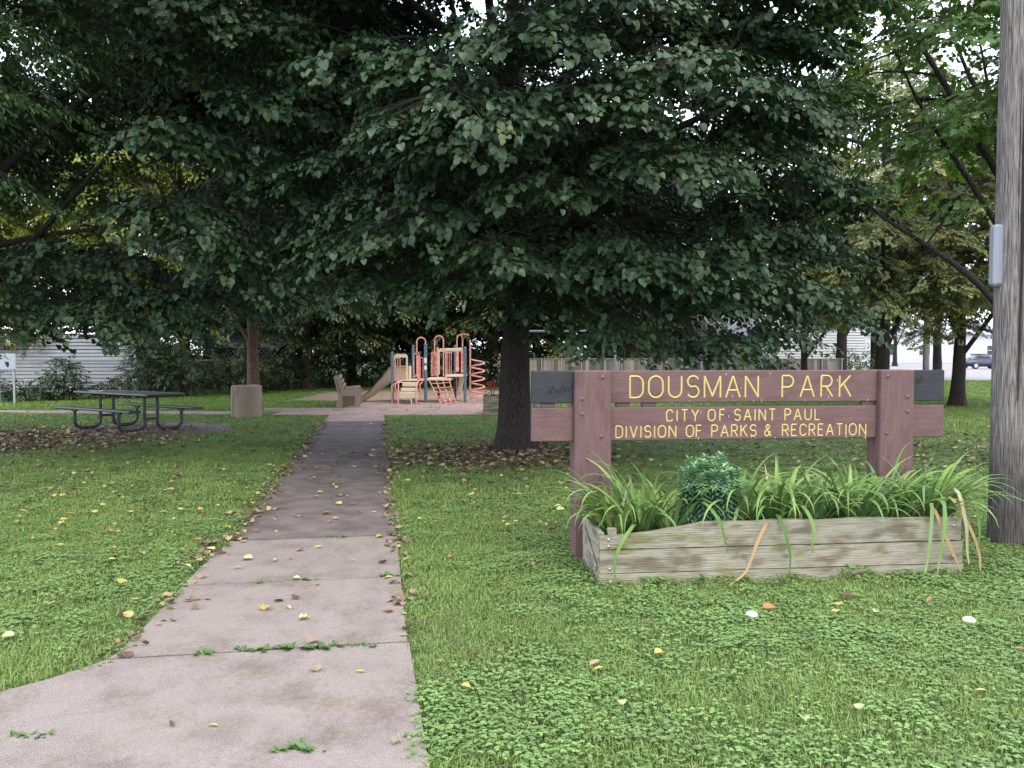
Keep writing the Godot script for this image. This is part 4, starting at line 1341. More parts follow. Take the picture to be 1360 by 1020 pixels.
func build_fences() -> void:
	# chain-link fence along the left and back
	var t := thing("chain_link_fence", "grey chain link fence overgrown with vines along the back of the park", "fence")
	var line := [Vector3(-24, 0, -21), Vector3(-12.5, 0, -29.0), Vector3(-8.0, 0, -37.0), Vector3(1.0, 0, -36.2)]
	var places := []
	var tints := []
	for s in 3:
		var a: Vector3 = line[s]
		var b: Vector3 = line[s + 1]
		var L := a.distance_to(b)
		var n := int(L / 2.6)
		var d := (b - a) / L
		var hgt := 1.3 if s < 2 else 1.55
		for i in n + 1:
			var q := a + d * L * i / n
			stick(t, "post", [q + Vector3(0, -0.1, 0), q + Vector3(0, hgt + 0.04, 0)], 0.03, M.galv, 8)
		stick(t, "top_rail", [a + Vector3(0, hgt, 0), b + Vector3(0, hgt, 0)], 0.021, M.galv, 6)
		var k := 0.0
		while k < L:
			for dirn in [-1.0, 1.0]:
				var bx := Basis(d, Vector3.UP, d.cross(Vector3.UP)) * Basis(Vector3.BACK, dirn * 0.785)
				places.append(Transform3D(bx.scaled_local(Vector3(1, hgt * 1.414, 1)), a + d * (k + hgt / 2) + Vector3(0, hgt / 2, 0.002 * dirn)))
				tints.append(Color.WHITE)
			k += 0.09
	var wm := MB.new()
	wm.tube([Vector3(0, -0.5, 0), Vector3(0, 0.5, 0)], [0.004, 0.004], 4, false)
	many("wire_mesh", wm.mesh(), M.wire, places, tints, t)
	# wooden fence behind the sign
	rng.seed = 41
	var w := thing("wooden_fence", "grey board fence behind the sign with pale narrow posts", "fence", Vector3(0.4, 0, -34.0))
	var ms := []
	for k in 5:
		var m: StandardMaterial3D = M.fence_wood.duplicate()
		var q := 0.78 + 0.09 * k
		m.albedo_color = Color(q, q * 0.99, q * 0.97)
		m.uv1_offset = Vector3(k * 0.31, 0, 0)
		ms.append(m)
	var bm := MB.new()
	bm.bx(-0.07, 0.07, 0.03, 1.3, -0.012, 0.012, 0.003)
	var board := bm.mesh()
	var x := 0.0
	while x < 13.6:
		var o := part("board", board, ms[rng.randi() % 5], w)
		o.transform = Transform3D(Basis(Vector3.BACK, rnd(-0.008, 0.008)), Vector3(x, rnd(-0.02, 0.02), rnd(-0.006, 0.006)))
		x += 0.147
	for i in 17:
		stick(w, "post", [Vector3(i * 0.85, 0, 0.06), Vector3(i * 0.85, 1.36, 0.06)], 0.024, M.galv, 8)
	var r := MB.new()
	r.bx(-0.1, 13.7, 1.3, 1.345, -0.03, 0.034)
	part("top_rail", r.mesh(), M.fence_wood, w)

# ---------------------------------------------------------------- ground, paving, lawn
const PATH_AT := Vector3(-0.58, 0, -4.29)
const PATH_TURN := 0.1656
var apron := PackedVector2Array([Vector2(0.02, 0.0), Vector2(0.06, 2.6), Vector2(-9, 2.6), Vector2(-9, 1.5), Vector2(-5.5, 1.25), Vector2(-3.2, 0.85), Vector2(-2.4, 0.58), Vector2(-1.88, 0.33), Vector2(-1.73, 0.22), Vector2(-1.57, 0.06), Vector2(-1.49, -0.11), Vector2(-1.465, -0.6), Vector2(-1.45, -1.36), Vector2(-1.43, -1.84), Vector2(-1.37, -2.6), Vector2(0.0, -2.6)])
var plaza_cells := []
var apron2 := PackedVector2Array()

func path_local(p: Vector3) -> Vector2:
	var r := p - PATH_AT
	return Vector2(r.x * cos(PATH_TURN) - r.z * sin(PATH_TURN), r.x * sin(PATH_TURN) + r.z * cos(PATH_TURN))

func on_paving(p: Vector3) -> bool:
	var q := path_local(p)
	if q.y <= 0.0 and q.y > -16.2 and q.x > -1.39 and q.x < 0.02: return true
	if q.y > -2.6 and Geometry2D.is_point_in_polygon(q, apron2): return true
	for r in plaza_cells:
		if r.has_point(Vector2(p.x, p.z)): return true
	if Vector2((p.x + 7.6) / 1.75, (p.z + 16.6) / 1.55).length() < 1.0: return true
	return false

func in_mulch(p: Vector3) -> bool:
	return p.x > -7.4 and p.x < 0.6 and p.z < -26.2 + 0.3 * sin(p.x * 2.0) and p.z > -33.5 + sin(p.x) * 0.7 or (p.z < -22.9 and p.z > -26.3 and p.x > -4.3 and p.x < -3.4 and false)

func slab_part(parent: Node, poly: Array, y1: float, m: Material, shade: float, dy := 0.0) -> void:
	var mb := MB.new()
	mb.col = Color(shade, shade, shade)
	mb.slab(poly, -0.1, y1 + dy)
	part("slab", mb.mesh(), m, parent)

func build_ground() -> void:
	rng.seed = 100
	var g := MB.new()
	var rows := []
	for i in 41:
		var row := []
		for k in 41: row.append(Vector3(-400 + 20.0 * k, 0, -500 + 15.0 * i))
		rows.append(row)
	g.grid(rows)
	tag(part("ground", g.mesh(), M.ground, self), "grassy ground of the park", "", "", "structure")
	var path := thing("path", "straight concrete slab path leading from the front to the playground", "", PATH_AT, PATH_TURN, "", "structure")
	# the apron's edge up to its joint
	var ap := []
	for q in apron: ap.append(q)
	var edge := []
	for q in apron.slice(2, 12): edge.append(q)
	apron2 = apron
	slab_part(path, [Vector2(0.02, 0.0), Vector2(0.05, 1.5), Vector2(-3.0, 1.5), Vector2(-5.5, 1.5), Vector2(-4.6, 1.12), Vector2(-3.2, 0.85), Vector2(-2.4, 0.58), Vector2(-1.88, 0.33), Vector2(-1.73, 0.22), Vector2(-1.57, 0.06), Vector2(-1.53, 0.0)], 0.025, M.concrete, 1.0)
	slab_part(path, [Vector2(0.05, 1.512), Vector2(0.06, 3.2), Vector2(-9, 3.2), Vector2(-9, 1.515)], 0.025, M.concrete, 0.98)
	for k in 11:
		var z0 := -0.02 - 1.3 * k
		var z1 := -1.3 * (k + 1)
		var x0 := -1.37 - (0.0 if k else 0.0)
		var poly := [Vector2(rnd(-0.01, 0.015), z0), Vector2(rnd(-0.01, 0.015), z1), Vector2(x0 + rnd(-0.015, 0.015), z1), Vector2(x0 + rnd(-0.015, 0.015), z0)]
		if k == 0: poly = [Vector2(0.01, z0), Vector2(0.01, z1), Vector2(-1.45, z1), Vector2(-1.465, -0.6), Vector2(-1.49, -0.11), Vector2(-1.52, z0)]
		if k == 1: poly = [Vector2(0.01, z0), Vector2(0.01, z1), Vector2(-1.37, z1), Vector2(-1.43, -1.84), Vector2(-1.455, z0)]
		slab_part(path, poly, 0.022 + rnd(-0.006, 0.006), M.concrete if k < 2 else M.old_concrete, [1.0, 0.97, 1.2][k] if k < 3 else rnd(0.92, 1.02))
	for k in 2: slab_part(path, [Vector2(0.0, -14.31 - 0.95 * k), Vector2(0.0, -15.25 - 0.95 * k), Vector2(-1.37, -15.25 - 0.95 * k), Vector2(-1.37, -14.31 - 0.95 * k)], 0.022, M.pink_concrete, 1.03)
	var pz := thing("plaza", "pinkish concrete slab plaza in front of the playground", "", Vector3.ZERO, 0.0, "", "structure")
	var rowsz := [-20.2, -21.55, -22.9, -24.3, -26.2]
	for i in 4:
		for k in 6:
			var xa := -7.5 + 1.35 * k
			if k >= 4 and i == 0: xa += 0.0
			var cell := Rect2(xa, rowsz[i + 1], 1.335, rowsz[i] - rowsz[i + 1] - 0.015)
			if i == 0 and k < 1: continue
			if i >= 2 and k == 1: continue                        # the grass island
			if i >= 2 and k == 0: continue
			plaza_cells.append(cell)
			slab_part(pz, [cell.position, cell.position + Vector2(cell.size.x, 0), cell.end, cell.position + Vector2(0, cell.size.y)], 0.016, M.pink_concrete, rnd(0.93, 1.06), rnd(-0.004, 0.004))
	for k in 5:
		var cell := Rect2(-14.3 + 1.4 * k, -22.0 + 0.12 * k, 1.385, 1.0)
		plaza_cells.append(cell)
		slab_part(pz, [cell.position, cell.position + Vector2(cell.size.x, 0), cell.end, cell.position + Vector2(0, cell.size.y)], 0.012, M.pink_concrete, rnd(0.9, 1.0), rnd(-0.004, 0.004))
	var pad := MB.new()
	var poly := []
	for i in 40:
		var a := TAU * i / 40
		poly.append(Vector2(-7.6 + 1.75 * cos(a) * (1 + 0.04 * sin(a * 5)), -16.6 + 1.55 * sin(a) * (1 + 0.03 * sin(a * 4))))
	pad.slab(poly, -0.1, 0.01)
	tag(part("pavement", pad.mesh(), M.old_concrete, self), "rounded concrete pad under the picnic table", "", "", "structure")
	var mu := MB.new()
	var mp := []
	for i in 25: mp.append(Vector2(-7.4 + 8.0 * i / 24.0, -26.21 + 0.2 * sin(i * 1.1) - (0.0 if i % 24 else 0.6)))
	for i in 25: mp.append(Vector2(0.6 - 8.0 * i / 24.0, -33.6 + 0.5 * sin(i * 0.8) + (0.0 if i % 24 else 1.2)))
	mu.slab(mp, -0.1, 0.008)
	tag(part("mulch", mu.mesh(), M.mulch, self), "tan wood chip surface under the playground", "", "", "structure")
	var st := MB.new()
	st.slab([Vector2(24, -46), Vector2(120, -46), Vector2(160, -116), Vector2(40, -116), Vector2(34, -85)], -0.1, 0.006)
	tag(part("street", st.mesh(), M.street, self), "pale asphalt street beyond the lawn", "", "", "structure")

func litter_density(p: Vector3) -> float:
	var a := exp(-(pow((p.x + 0.3) / 2.2, 2) + pow((p.z + 12.2) / 1.7, 2)))
	var b := exp(-(pow((p.x + 9.0) / 2.7, 2) + pow((p.z + 14.4) / 1.9, 2)))
	var c := 0.4 * exp(-(pow((p.x - 6.5) / 4.0, 2) + pow((p.z + 12.5) / 3.0, 2)))
	return clampf(maxf(maxf(a * 1.2, b * 1.3), c), 0, 1)

func build_lawn() -> void:
	var tufts := []
	for k in 4:
		var r := RandomNumberGenerator.new()
		r.seed = 60 + k
		var mb := MB.new()
		for i in 26:
			var a := r.randf_range(0, TAU)
			var rr := 0.075 * sqrt(r.randf())
			var at := Vector3(cos(a) * rr, -0.005, sin(a) * rr)
			var hgt := r.randf_range(0.022, 0.055)
			var out := Vector3(r.randf_range(-1, 1), 0, r.randf_range(-1, 1)) * r.randf_range(0.3, 1.3)
			var side := Vector3(out.z, 0, -out.x).normalized() * r.randf_range(0.0016, 0.003)
			var g := r.randf_range(0.7, 1.35)
			mb.col = Color(g * r.randf_range(0.85, 1.25), g, g * 0.9)
			if r.randf() < 0.06: mb.col = Color(3.0, 1.6, 1.8)
			var m1 := at + Vector3(out.x * 0.3, 1, out.z * 0.3) * hgt * 0.55
			var tip := at + Vector3(out.x, 1 - 0.35 * out.length(), out.z) * hgt
			mb.tri(at - side, at + side, m1 + side * 0.8)
			mb.tri(at - side, m1 + side * 0.8, m1 - side * 0.8)
			mb.tri(m1 - side * 0.8, m1 + side * 0.8, tip)
		tufts.append(mb.mesh())
	var clovers := []
	for k in 2:
		var r := RandomNumberGenerator.new()
		r.seed = 80 + k
		var mb := MB.new()
		for i in 14:
			var at := Vector3(r.randf_range(-0.07, 0.07), r.randf_range(0.015, 0.042), r.randf_range(-0.07, 0.07))
			var g := r.randf_range(0.75, 1.3)
			mb.col = Color(g, g, g * r.randf_range(0.9, 1.1))
			var yaw := r.randf_range(0, TAU)
			for j in 3:
				var b := Basis(Vector3.UP, yaw + j * TAU / 3) * Basis(Vector3.RIGHT, r.randf_range(-0.3, 0.25))
				add_leaf(mb, Transform3D(b, at), r.randf_range(0.009, 0.015), "linden", 0.1, 0.1)
		clovers.append(mb.mesh())
	rng.seed = 200
	var hue := FastNoiseLite.new()
	hue.seed = 12
	hue.frequency = 0.35
	var patch := FastNoiseLite.new()
	patch.seed = 15
	patch.frequency = 0.55
	var places := [[], [], [], []]
	var tints := [[], [], [], []]
	var cp := [[], []]
	var ct := [[], []]
	var bands := [[2.2, 5.0, 520.0, 1.0], [5.0, 8.0, 330.0, 1.15], [8.0, 14.0, 130.0, 1.5], [14.0, 22.0, 42.0, 2.0], [22.0, 36.0, 20.0, 2.8], [36.0, 60.0, 6.0, 4.0]]
	for b in bands:
		var d0: float = b[0]
		var d1: float = b[1]
		var half := 0.68 * d1 + 1.2
		var n := int(2 * half * (d1 - d0) * b[2])
		for i in n:
			var d := rnd(d0, d1)
			var p := Vector3(rnd(-half, half), 0, -d)
			if absf(p.x) > 0.68 * d + 1.2: continue
			if on_paving(p) or in_mulch(p): continue
			if p.z < -45.5 and p.x > 23: continue
			var li := litter_density(p)
			if li > 0.4 and rnd() < (li - 0.4) * 1.5: continue
			var h := hue.get_noise_2d(p.x, p.z)
			var pt := patch.get_noise_2d(p.x, p.z) + 0.3 * patch.get_noise_2d(p.x * 3.0, p.z * 3.0)
			var clover := pt + rnd(-0.55, 0.55) > (-0.06 if p.x > 0 else 0.2)
			var t := Transform3D(Basis(Vector3.UP, rnd(0, TAU)).scaled(Vector3.ONE * b[3] * rnd(0.75, 1.25) * Vector3(1, 1.0 / sqrt(b[3]), 1)), p)
			if clover and rnd() < 0.6 and d < 14:
				var k := rng.randi() % 2
				cp[k].append(t)
				var q := rnd(0.75, 1.3)
				t = t.scaled_local(Vector3.ONE * rnd(0.55, 1.05))
				ct[k].append(Color(0.185 * q, 0.3 * q, 0.1 * q))
			else:
				var k := rng.randi() % 4
				var c := Color(0.165, 0.285, 0.08).lerp(Color(0.23, 0.325, 0.105), clampf(0.5 + h * 1.3, 0, 1)).lerp(Color(0.3, 0.28, 0.15), clampf(-h * 0.6 + rnd(-0.25, 0.25), 0, 0.5))
				if b[0] > 20: c = c.lerp(Color(0.19, 0.31, 0.055), 0.6)
				var q := rnd(0.85, 1.2)
				places[k].append(t)
				tints[k].append(Color(c.r * q, c.g * q, c.b * q))
	for i in 420:                                               # tufts rooted in the joints of the path
		var j := rng.randi() % 6
		var lx := -rnd(0.02, 1.42)
		if sin(lx * 9.0 + j * 2.1) + rnd(-0.6, 0.6) < 0.35: continue
		var lz := -1.3 * j - 0.01 + rnd(-0.008, 0.008)
		var p := PATH_AT + Vector3(lx * cos(PATH_TURN) + lz * sin(PATH_TURN), 0.008, -lx * sin(PATH_TURN) + lz * cos(PATH_TURN))
		var s := rnd(0.35, 0.75)
		var k := rng.randi() % 4
		places[k].append(Transform3D(Basis(Vector3.UP, PATH_TURN).scaled(Vector3(s, s * 1.1, s * 0.5)), p))
		var q := rnd(0.6, 1.0)
		tints[k].append(Color(0.17 * q, 0.24 * q, 0.09 * q))
	for k in 4: tag(many("grass", tufts[k], M.grass, places[k], tints[k], self), "short green lawn grass", "grass")
	for k in 2: tag(many("clover", clovers[k], M.grass, cp[k], ct[k], self), "low clover growing through the lawn", "clover")

func fallen_mesh(kind: String, seed_: int) -> ArrayMesh:
	var r := RandomNumberGenerator.new()
	r.seed = seed_
	var mb := MB.new()
	add_leaf(mb, Transform3D(Basis(Vector3.RIGHT, r.randf_range(-0.15, 0.1)), Vector3(0, 0.006, 0)), 1.0, kind, r.randf_range(0.1, 0.4), r.randf_range(-0.3, 0.35))
	mb.tube([Vector3(0, 0.006, -0.25), Vector3(0, 0.004, 0.0)], [0.012, 0.014], 3)
	return mb.mesh()

func build_leaves() -> void:
	rng.seed = 300
	var shapes := [fallen_mesh("linden", 1), fallen_mesh("linden", 2), fallen_mesh("ash", 3), fallen_mesh("ash", 4), fallen_mesh("maple", 5)]
	var cols := {"yellow": Color(0.42, 0.36, 0.11), "pale green": Color(0.4, 0.45, 0.23), "tan": Color(0.33, 0.25, 0.17), "orange": Color(0.36, 0.18, 0.07), "brown": Color(0.14, 0.085, 0.06)}
	var mats := {}
	for k in cols:
		var m := leaf_mat(Color(0.3, 0.28, 0.1), 0.6)
		m.albedo_color = cols[k].linear_to_srgb()
		mats[k] = m
	var zones := [["path", 56, -2.9, 0.3, 3.1, 12.0], ["lawn", 58, -0.5, 4.2, 3.1, 9.0], ["lawn", 75, -6.5, -1.6, 4.2, 10.5]]
	for zn in zones:
		var made := 0
		while made < zn[1]:
			var d := lerpf(zn[4], zn[5], pow(rnd(), 0.9))
			var p := Vector3(rnd(zn[2], zn[3]), 0, -d)
			if zn[0] == "path" and d > 4.5: p.x = -0.58 - (d - 4.29) * 0.167 - rnd(0.02, 1.35)
			if on_paving(p) != (zn[0] == "path"): continue
			if p.x > 0.45 and p.x < 3.4 and p.z < -5.2 and p.z > -6.6: continue
			if absf(p.x) > 0.66 * d + 0.3: continue
			made += 1
			var which: String = ["yellow", "pale green", "yellow", "tan", "orange", "brown", "tan", "pale green"][rng.randi() % 8]
			var o := part("fallen_leaf", shapes[[0, 1, 2, 3, 2, 3, 4][rng.randi() % 7]], mats[which], self)
			var s := rnd(0.04, 0.08)
			o.transform = Transform3D((Basis(Vector3.UP, rnd(0, TAU)) * Basis(Vector3.BACK, rnd(-0.3, 0.3))).scaled(Vector3.ONE * s), p + Vector3(0, 0.03 if zn[0] == "path" else rnd(0.035, 0.05), 0))
			var where := "concrete path" if zn[0] == "path" else ("lawn right of the path" if zn[2] > -1 else "lawn left of the path")
			tag(o, "%s fallen leaf lying on the %s" % [which, where], "leaf", "%s leaves on the %s" % [which, where])
	# drifts of litter too many to count
	var places := [[], [], []]
	var tints := [[], [], []]
	var add := func(p: Vector3, s: float, y: float) -> void:
		var k := rng.randi() % 3
		places[k].append(Transform3D((Basis(Vector3.UP, rnd(0, TAU)) * Basis(Vector3.BACK, rnd(-0.5, 0.5)) * Basis(Vector3.RIGHT, rnd(-0.4, 0.4))).scaled(Vector3.ONE * s), p + Vector3(0, y, 0)))
		var c: Color = [Color(0.13, 0.085, 0.065), Color(0.2, 0.14, 0.1), Color(0.3, 0.23, 0.15), Color(0.1, 0.07, 0.055), Color(0.4, 0.32, 0.14)][rng.randi() % 5]
		tints[k].append(c)
	for i in 45000:
		var d := rnd(7.5, 18.0)
		var p := Vector3(rnd(-13, 9), 0, -d)
		var li := litter_density(p)
		if rnd() > li * li * 1.3 + 0.01: continue
		if on_paving(p) and rnd() < 0.85 and p.x > -5: continue
		add.call(p, rnd(0.05, 0.1), rnd(0.02, 0.05))
	for i in 1500:                                              # along both edges of the path
		var z := -rnd(0.0, 14.2)
		var left := i % 3 != 0
		var lx := -1.37 + rng.randfn() * 0.07 if left else rng.randfn() * 0.05
		if left and z > -2.6: lx -= 0.1
		var clump := 0.5 + 0.5 * sin(z * 3.1) * sin(z * 1.3 + 1)
		if rnd() > clump + 0.15: continue
		var q := PATH_AT + Vector3(lx * cos(PATH_TURN) + z * sin(PATH_TURN), 0, -lx * sin(PATH_TURN) + z * cos(PATH_TURN))
		add.call(q, rnd(0.03, 0.07), 0.03)
	for i in 2600:                                              # scattered pale leaves and scraps
		var d := rnd(7.0, 30.0)
		var p := Vector3(rnd(-0.66, 0.66) * d, 0, -d)
		if rnd() > 0.45: continue
		var k := rng.randi() % 3
		var pv := on_paving(p)
		if p.x > 0.3 and p.x < 3.5 and p.z > -6.7: continue
		places[k].append(Transform3D((Basis(Vector3.UP, rnd(0, TAU)) * Basis(Vector3.BACK, rnd(-0.3, 0.3))).scaled(Vector3.ONE * rnd(0.04, 0.075)), p + Vector3(0, 0.03 if pv else 0.05, 0)))
		tints[k].append([Color(0.42, 0.38, 0.16), Color(0.38, 0.42, 0.18), Color(0.3, 0.22, 0.12), Color(0.45, 0.34, 0.08)][rng.randi() % 4])
	for k in 3: tag(many("leaf_litter", shapes[[0, 2, 4][k]], M.dead, places[k], tints[k], self), "brown and yellow leaf litter under the trees", "leaf litter")
	# weeds in the joints of the path
	var spots := [[-1.02, 0.0, 1.0, "leafy green weed in the nearest path joint, left"], [-0.78, -0.01, 1.3, "broad leafy weed in the nearest path joint, near its middle"], [-0.55, 0.0, 1.5, "largest leafy weed in the nearest path joint, right of the middle"], [-0.4, -0.01, 1.1, "ragged weed in the nearest path joint, toward its right"], [-0.2, 0.02, 0.8, "small dark weed in the nearest path joint, far right"], [-0.95, -1.3, 0.7, "small weed in the second path joint, left"], [-0.62, -1.31, 0.8, "low weed in the second path joint, middle"], [-0.05, -1.32, 1.2, "green weed in the second path joint at the right lawn edge"], [-0.5, -2.6, 0.9, "grassy weed in the third path joint"], [-2.02, 0.62, 1.6, "large broad leaved weed at the left edge of the flared path"], [-0.45, 1.12, 1.2, "pale green weed at the bottom of the path foreground"], [-1.55, 0.82, 0.8, "small weed in a brown stain on the near path slab"]]
	for q in spots:
		var at := PATH_AT + Vector3(q[0] * cos(PATH_TURN) + q[1] * sin(PATH_TURN), 0.02, -q[0] * sin(PATH_TURN) + q[1] * cos(PATH_TURN))
		var w := thing("path_weed", q[3], "weed", at)
		for i in 18:
			var mb := MB.new()
			var g := rnd(0.8, 1.25)
			mb.col = Color(0.09 * g, 0.17 * g, 0.05 * g)
			for j in 2:
				add_leaf(mb, Transform3D(Basis(Vector3.UP, j * 0.5 - 0.2) * Basis(Vector3.RIGHT, -0.75 + 0.35 * j), Vector3(0, 0.004, 0.004)), 0.052 * q[2] * (1.0 - 0.3 * j), "ash" if i % 2 else "oval", 0.25, 0.35)
			var o := part("leaf", mb.mesh(), M.grass, w)
			o.transform = Transform3D(Basis(Vector3.UP, rnd(0, TAU)).scaled(Vector3.ONE * rnd(0.4, 1.0)), Vector3(rnd(-0.085, 0.085) * q[2], -0.004, rnd(-0.012, 0.012)))
	for i in 12:
		var bp := Transform3D(Basis(Vector3.UP, 0.108), Vector3(0.6, 0, -5.41)) * Vector3([0.35, 0.42, 0.75, 1.0, 1.35, 1.75, 1.82, 1.9, 2.1, 2.25, 2.45, 2.58][i], 0.02, 0.05)
		var w := thing("low_weed", "low leafy weed growing along the foot of the timber planter", "weed", bp, 0.0, "weeds along the planter foot")
		for j in 9:
			var mb := MB.new()
			var g := rnd(0.8, 1.3)
			mb.col = Color(0.12 * g, 0.22 * g, 0.06 * g)
			add_leaf(mb, Transform3D(Basis(Vector3.RIGHT, -0.8), Vector3(0, 0.0, 0.004)), rnd(0.035, 0.06), "oval", 0.2, 0.4)
			var o := part("leaf", mb.mesh(), M.grass, w)
			o.transform = Transform3D(Basis(Vector3.UP, rnd(0, TAU)), Vector3(rnd(-0.06, 0.06), rnd(0.0, 0.07 if i in [5, 6] else 0.03), rnd(-0.02, 0.03)))
	for q in [[1.42, -4.68, "white puffball like mushroom on the lawn in front of the planter", 0.034, Color(0.85, 0.85, 0.82)], [2.65, -4.58, "flat pale cream mushroom cap on the lawn at the right", 0.036, Color(0.7, 0.66, 0.5)]]:
		var m := thing("mushroom", q[2], "mushroom", Vector3(q[0], 0.03, q[1]))
		var mb := MB.new()
		mb.ball(Vector3(0, 0.02, 0), Vector3(q[3], q[3] * 0.55, q[3]), 8, 14)
		mb.col = q[4]
		part("cap", mb.mesh(), mat(q[4], 0.8), m)
		var s := MB.new()
		s.tube([Vector3(0, -0.03, 0), Vector3(0, 0.015, 0)], [0.012, 0.01], 8)
		part("stem", s.mesh(), mat(q[4], 0.8), m)

# ---------------------------------------------------------------- trees
func build_trees() -> void:
	var dk := [Color(0.024, 0.049, 0.026), Color(0.06, 0.106, 0.05)]
	make_tree({"name": "linden_tree", "label": "big dark linden tree with a bare trunk between path and sign", "seed": 1, "pos": Vector3(0.03, 0, -13.0), "h": 11.0, "r": 0.3, "cen": Vector3(0.6, 6.8, 0.3), "ell": Vector3(5.0, 5.6, 5.0), "low": 2.1, "n": 200, "pr": 0.95, "spr": 84, "single": 220, "ss": 0.71, "leaf": "linden", "tint": dk, "odd": 0.012, "auto": 9, "limb_r": 0.1,
		"limbs": [[Vector3(0, 2.6, 0), Vector3(-0.45, 4.2, 0.1), Vector3(-0.8, 6, 0.2), Vector3(-1.2, 8.6, 0.2)], [Vector3(0, 3.4, 0), Vector3(-1.0, 4.8, 0.6), Vector3(-2.1, 6.1, 1.0), Vector3(-3.4, 7.4, 1.5)], [Vector3(0, 3.0, 0), Vector3(1.2, 4.2, 0.9), Vector3(2.6, 4.9, 1.6), Vector3(3.8, 5.2, 2.0)]],
		"pads": [[Vector3(-0.82, 2.6, 2.50), 0.75], [Vector3(-2.09, 2.75, 2.00), 0.75], [Vector3(0.16, 2.7, 3.00), 0.70], [Vector3(1.35, 1.97, 2.50), 0.75], [Vector3(2.79, 1.72, 3.00), 0.65], [Vector3(2.3, 1.75, 2.5), 0.5], [Vector3(4.20, 2.40, 2.00), 0.80], [Vector3(-1.23, 3.21, 3.80), 0.80], [Vector3(-0.29, 2.85, 3.80), 0.70], [Vector3(2.97, 2.89, 3.00), 1.00], [Vector3(4.38, 3.84, 2.00), 0.80], [Vector3(1.50, 2.84, 3.40), 0.90], [Vector3(0.40, 3.56, 3.80), 0.90], [Vector3(-2.29, 3.15, 2.50), 0.80], [Vector3(-0.53, 4.01, 4.00), 0.90],
			[Vector3(1.81, 3.85, 4.00), 1.00], [Vector3(3.14, 4.28, 3.00), 0.90], [Vector3(0.77, 4.38, 4.40), 0.90], [Vector3(-1.03, 4.84, 4.00), 0.90], [Vector3(1.86, 4.73, 4.50), 0.90], [Vector3(3.47, 5.57, 2.50), 0.70], [Vector3(0.13, 5.04, 4.50), 0.90], [Vector3(-2.38, 4.22, 2.50), 0.80], [Vector3(4.38, 3.08, 1.50), 0.70], [Vector3(2.31, 2.42, 3.00), 0.70], [Vector3(0.80, 2.30, 2.00), 0.70], [Vector3(-1.33, 2.55, 1.50), 0.60], [Vector3(3.69, 1.89, 2.00), 0.60], [Vector3(0.35, 2.3, 1.2), 0.6], [Vector3(3.3, 6.0, 2), 0.9], [Vector3(3.1, 6.7, 1), 0.9], [Vector3(3.5, 5.2, 1.3), 0.9], [Vector3(2.6, 6.6, 2), 0.9], [Vector3(0.6, 5.0, -0.8), 0.9], [Vector3(1.3, 5.7, 0.2), 0.9], [Vector3(0.2, 6.2, -1.2), 0.9], [Vector3(1.5, 4.6, -1.8), 0.9], [Vector3(0.9, 6.6, 1.2), 0.9], [Vector3(-0.3, 5.4, 1.0), 0.8], [Vector3(2.2, 5.6, -0.8), 0.9], [Vector3(0.4, 4.4, -2.0), 0.9]],
		"keep": func(p): return not (p.y < 2.9 and p.x < 0.2) and not (p.y > 4.4 and p.x > 3.9)})
	make_tree({"name": "linden_tree", "label": "dark linden tree reaching in from the left over the picnic table", "seed": 2, "pos": Vector3(-10.6, 0, -13.5), "h": 11.0, "r": 0.28, "cen": Vector3(4.0, 6.8, 0.6), "ell": Vector3(5.4, 5.4, 4.6), "low": 2.2, "n": 180, "pr": 0.95, "spr": 80, "single": 120, "ss": 0.73, "leaf": "linden", "tint": dk, "odd": 0.04, "auto": 8, "limb_r": 0.09,
		"limbs": [[Vector3(0, 2.6, 0), Vector3(1.6, 3.2, 0.2), Vector3(3.0, 3.5, 0.4), Vector3(5.2, 3.7, 0.6)], [Vector3(0, 2.2, 0), Vector3(1.8, 2.7, 0.2), Vector3(3.4, 3.9, 0.6), Vector3(5.0, 5.4, 1.0)]],
		"pads": [[Vector3(4.88, 2.17, 2.00), 0.80], [Vector3(3.62, 2.37, 1.50), 0.90], [Vector3(5.53, 2.42, 1.50), 0.80], [Vector3(6.99, 2.92, 2.50), 0.90], [Vector3(7.62, 3.94, 2.50), 0.80], [Vector3(6.49, 3.43, 2.50), 0.90], [Vector3(6.88, 4.32, 3.00), 0.90], [Vector3(3.86, 3.15, 1.50), 0.80], [Vector3(7.58, 4.99, 3.00), 0.90], [Vector3(6.42, 5.57, 3.00), 0.90], [Vector3(7.36, 5.74, 3.50), 0.90], [Vector3(4.48, 5.92, 1.50), 0.70], [Vector3(2.85, 2.16, 1.00), 0.70], [Vector3(5.97, 2.55, 0.50), 0.80], [Vector3(7.45, 3.15, 1.50), 0.70]], "keep": func(p): return not (p.x > -8.3 and p.x < -5.4 and p.y > 3.4 and p.y < 5.7)})
	make_tree({"name": "linden_tree", "label": "linden tree with leafy shoots on its brown trunk behind the concrete tub", "seed": 3, "pos": Vector3(-7.05, 0, -21.8), "h": 12.0, "r": 0.19, "bark": M.brown_bark, "cen": Vector3(0, 7.6, 0.5), "ell": Vector3(5.6, 5.6, 5.4), "low": 3.2, "n": 160, "pr": 1.15, "spr": 36, "ss": 1.15, "leaf": "linden", "tint": dk, "odd": 0.04, "auto": 8,
		"pads": [[Vector3(0.4, 2.35, 0.3), 0.32], [Vector3(-0.4, 2.3, 0.3), 0.32], [Vector3(0.35, 2.9, 0.4), 0.45], [Vector3(-0.45, 2.7, 0.3), 0.45], [Vector3(0.0, 3.2, 0.5), 0.5], [Vector3(0.9, 2.6, 0.4), 0.35]], "keep": func(p): return p.x < -4.6 and not (p.x < -8.2 and p.y < 8.5)})
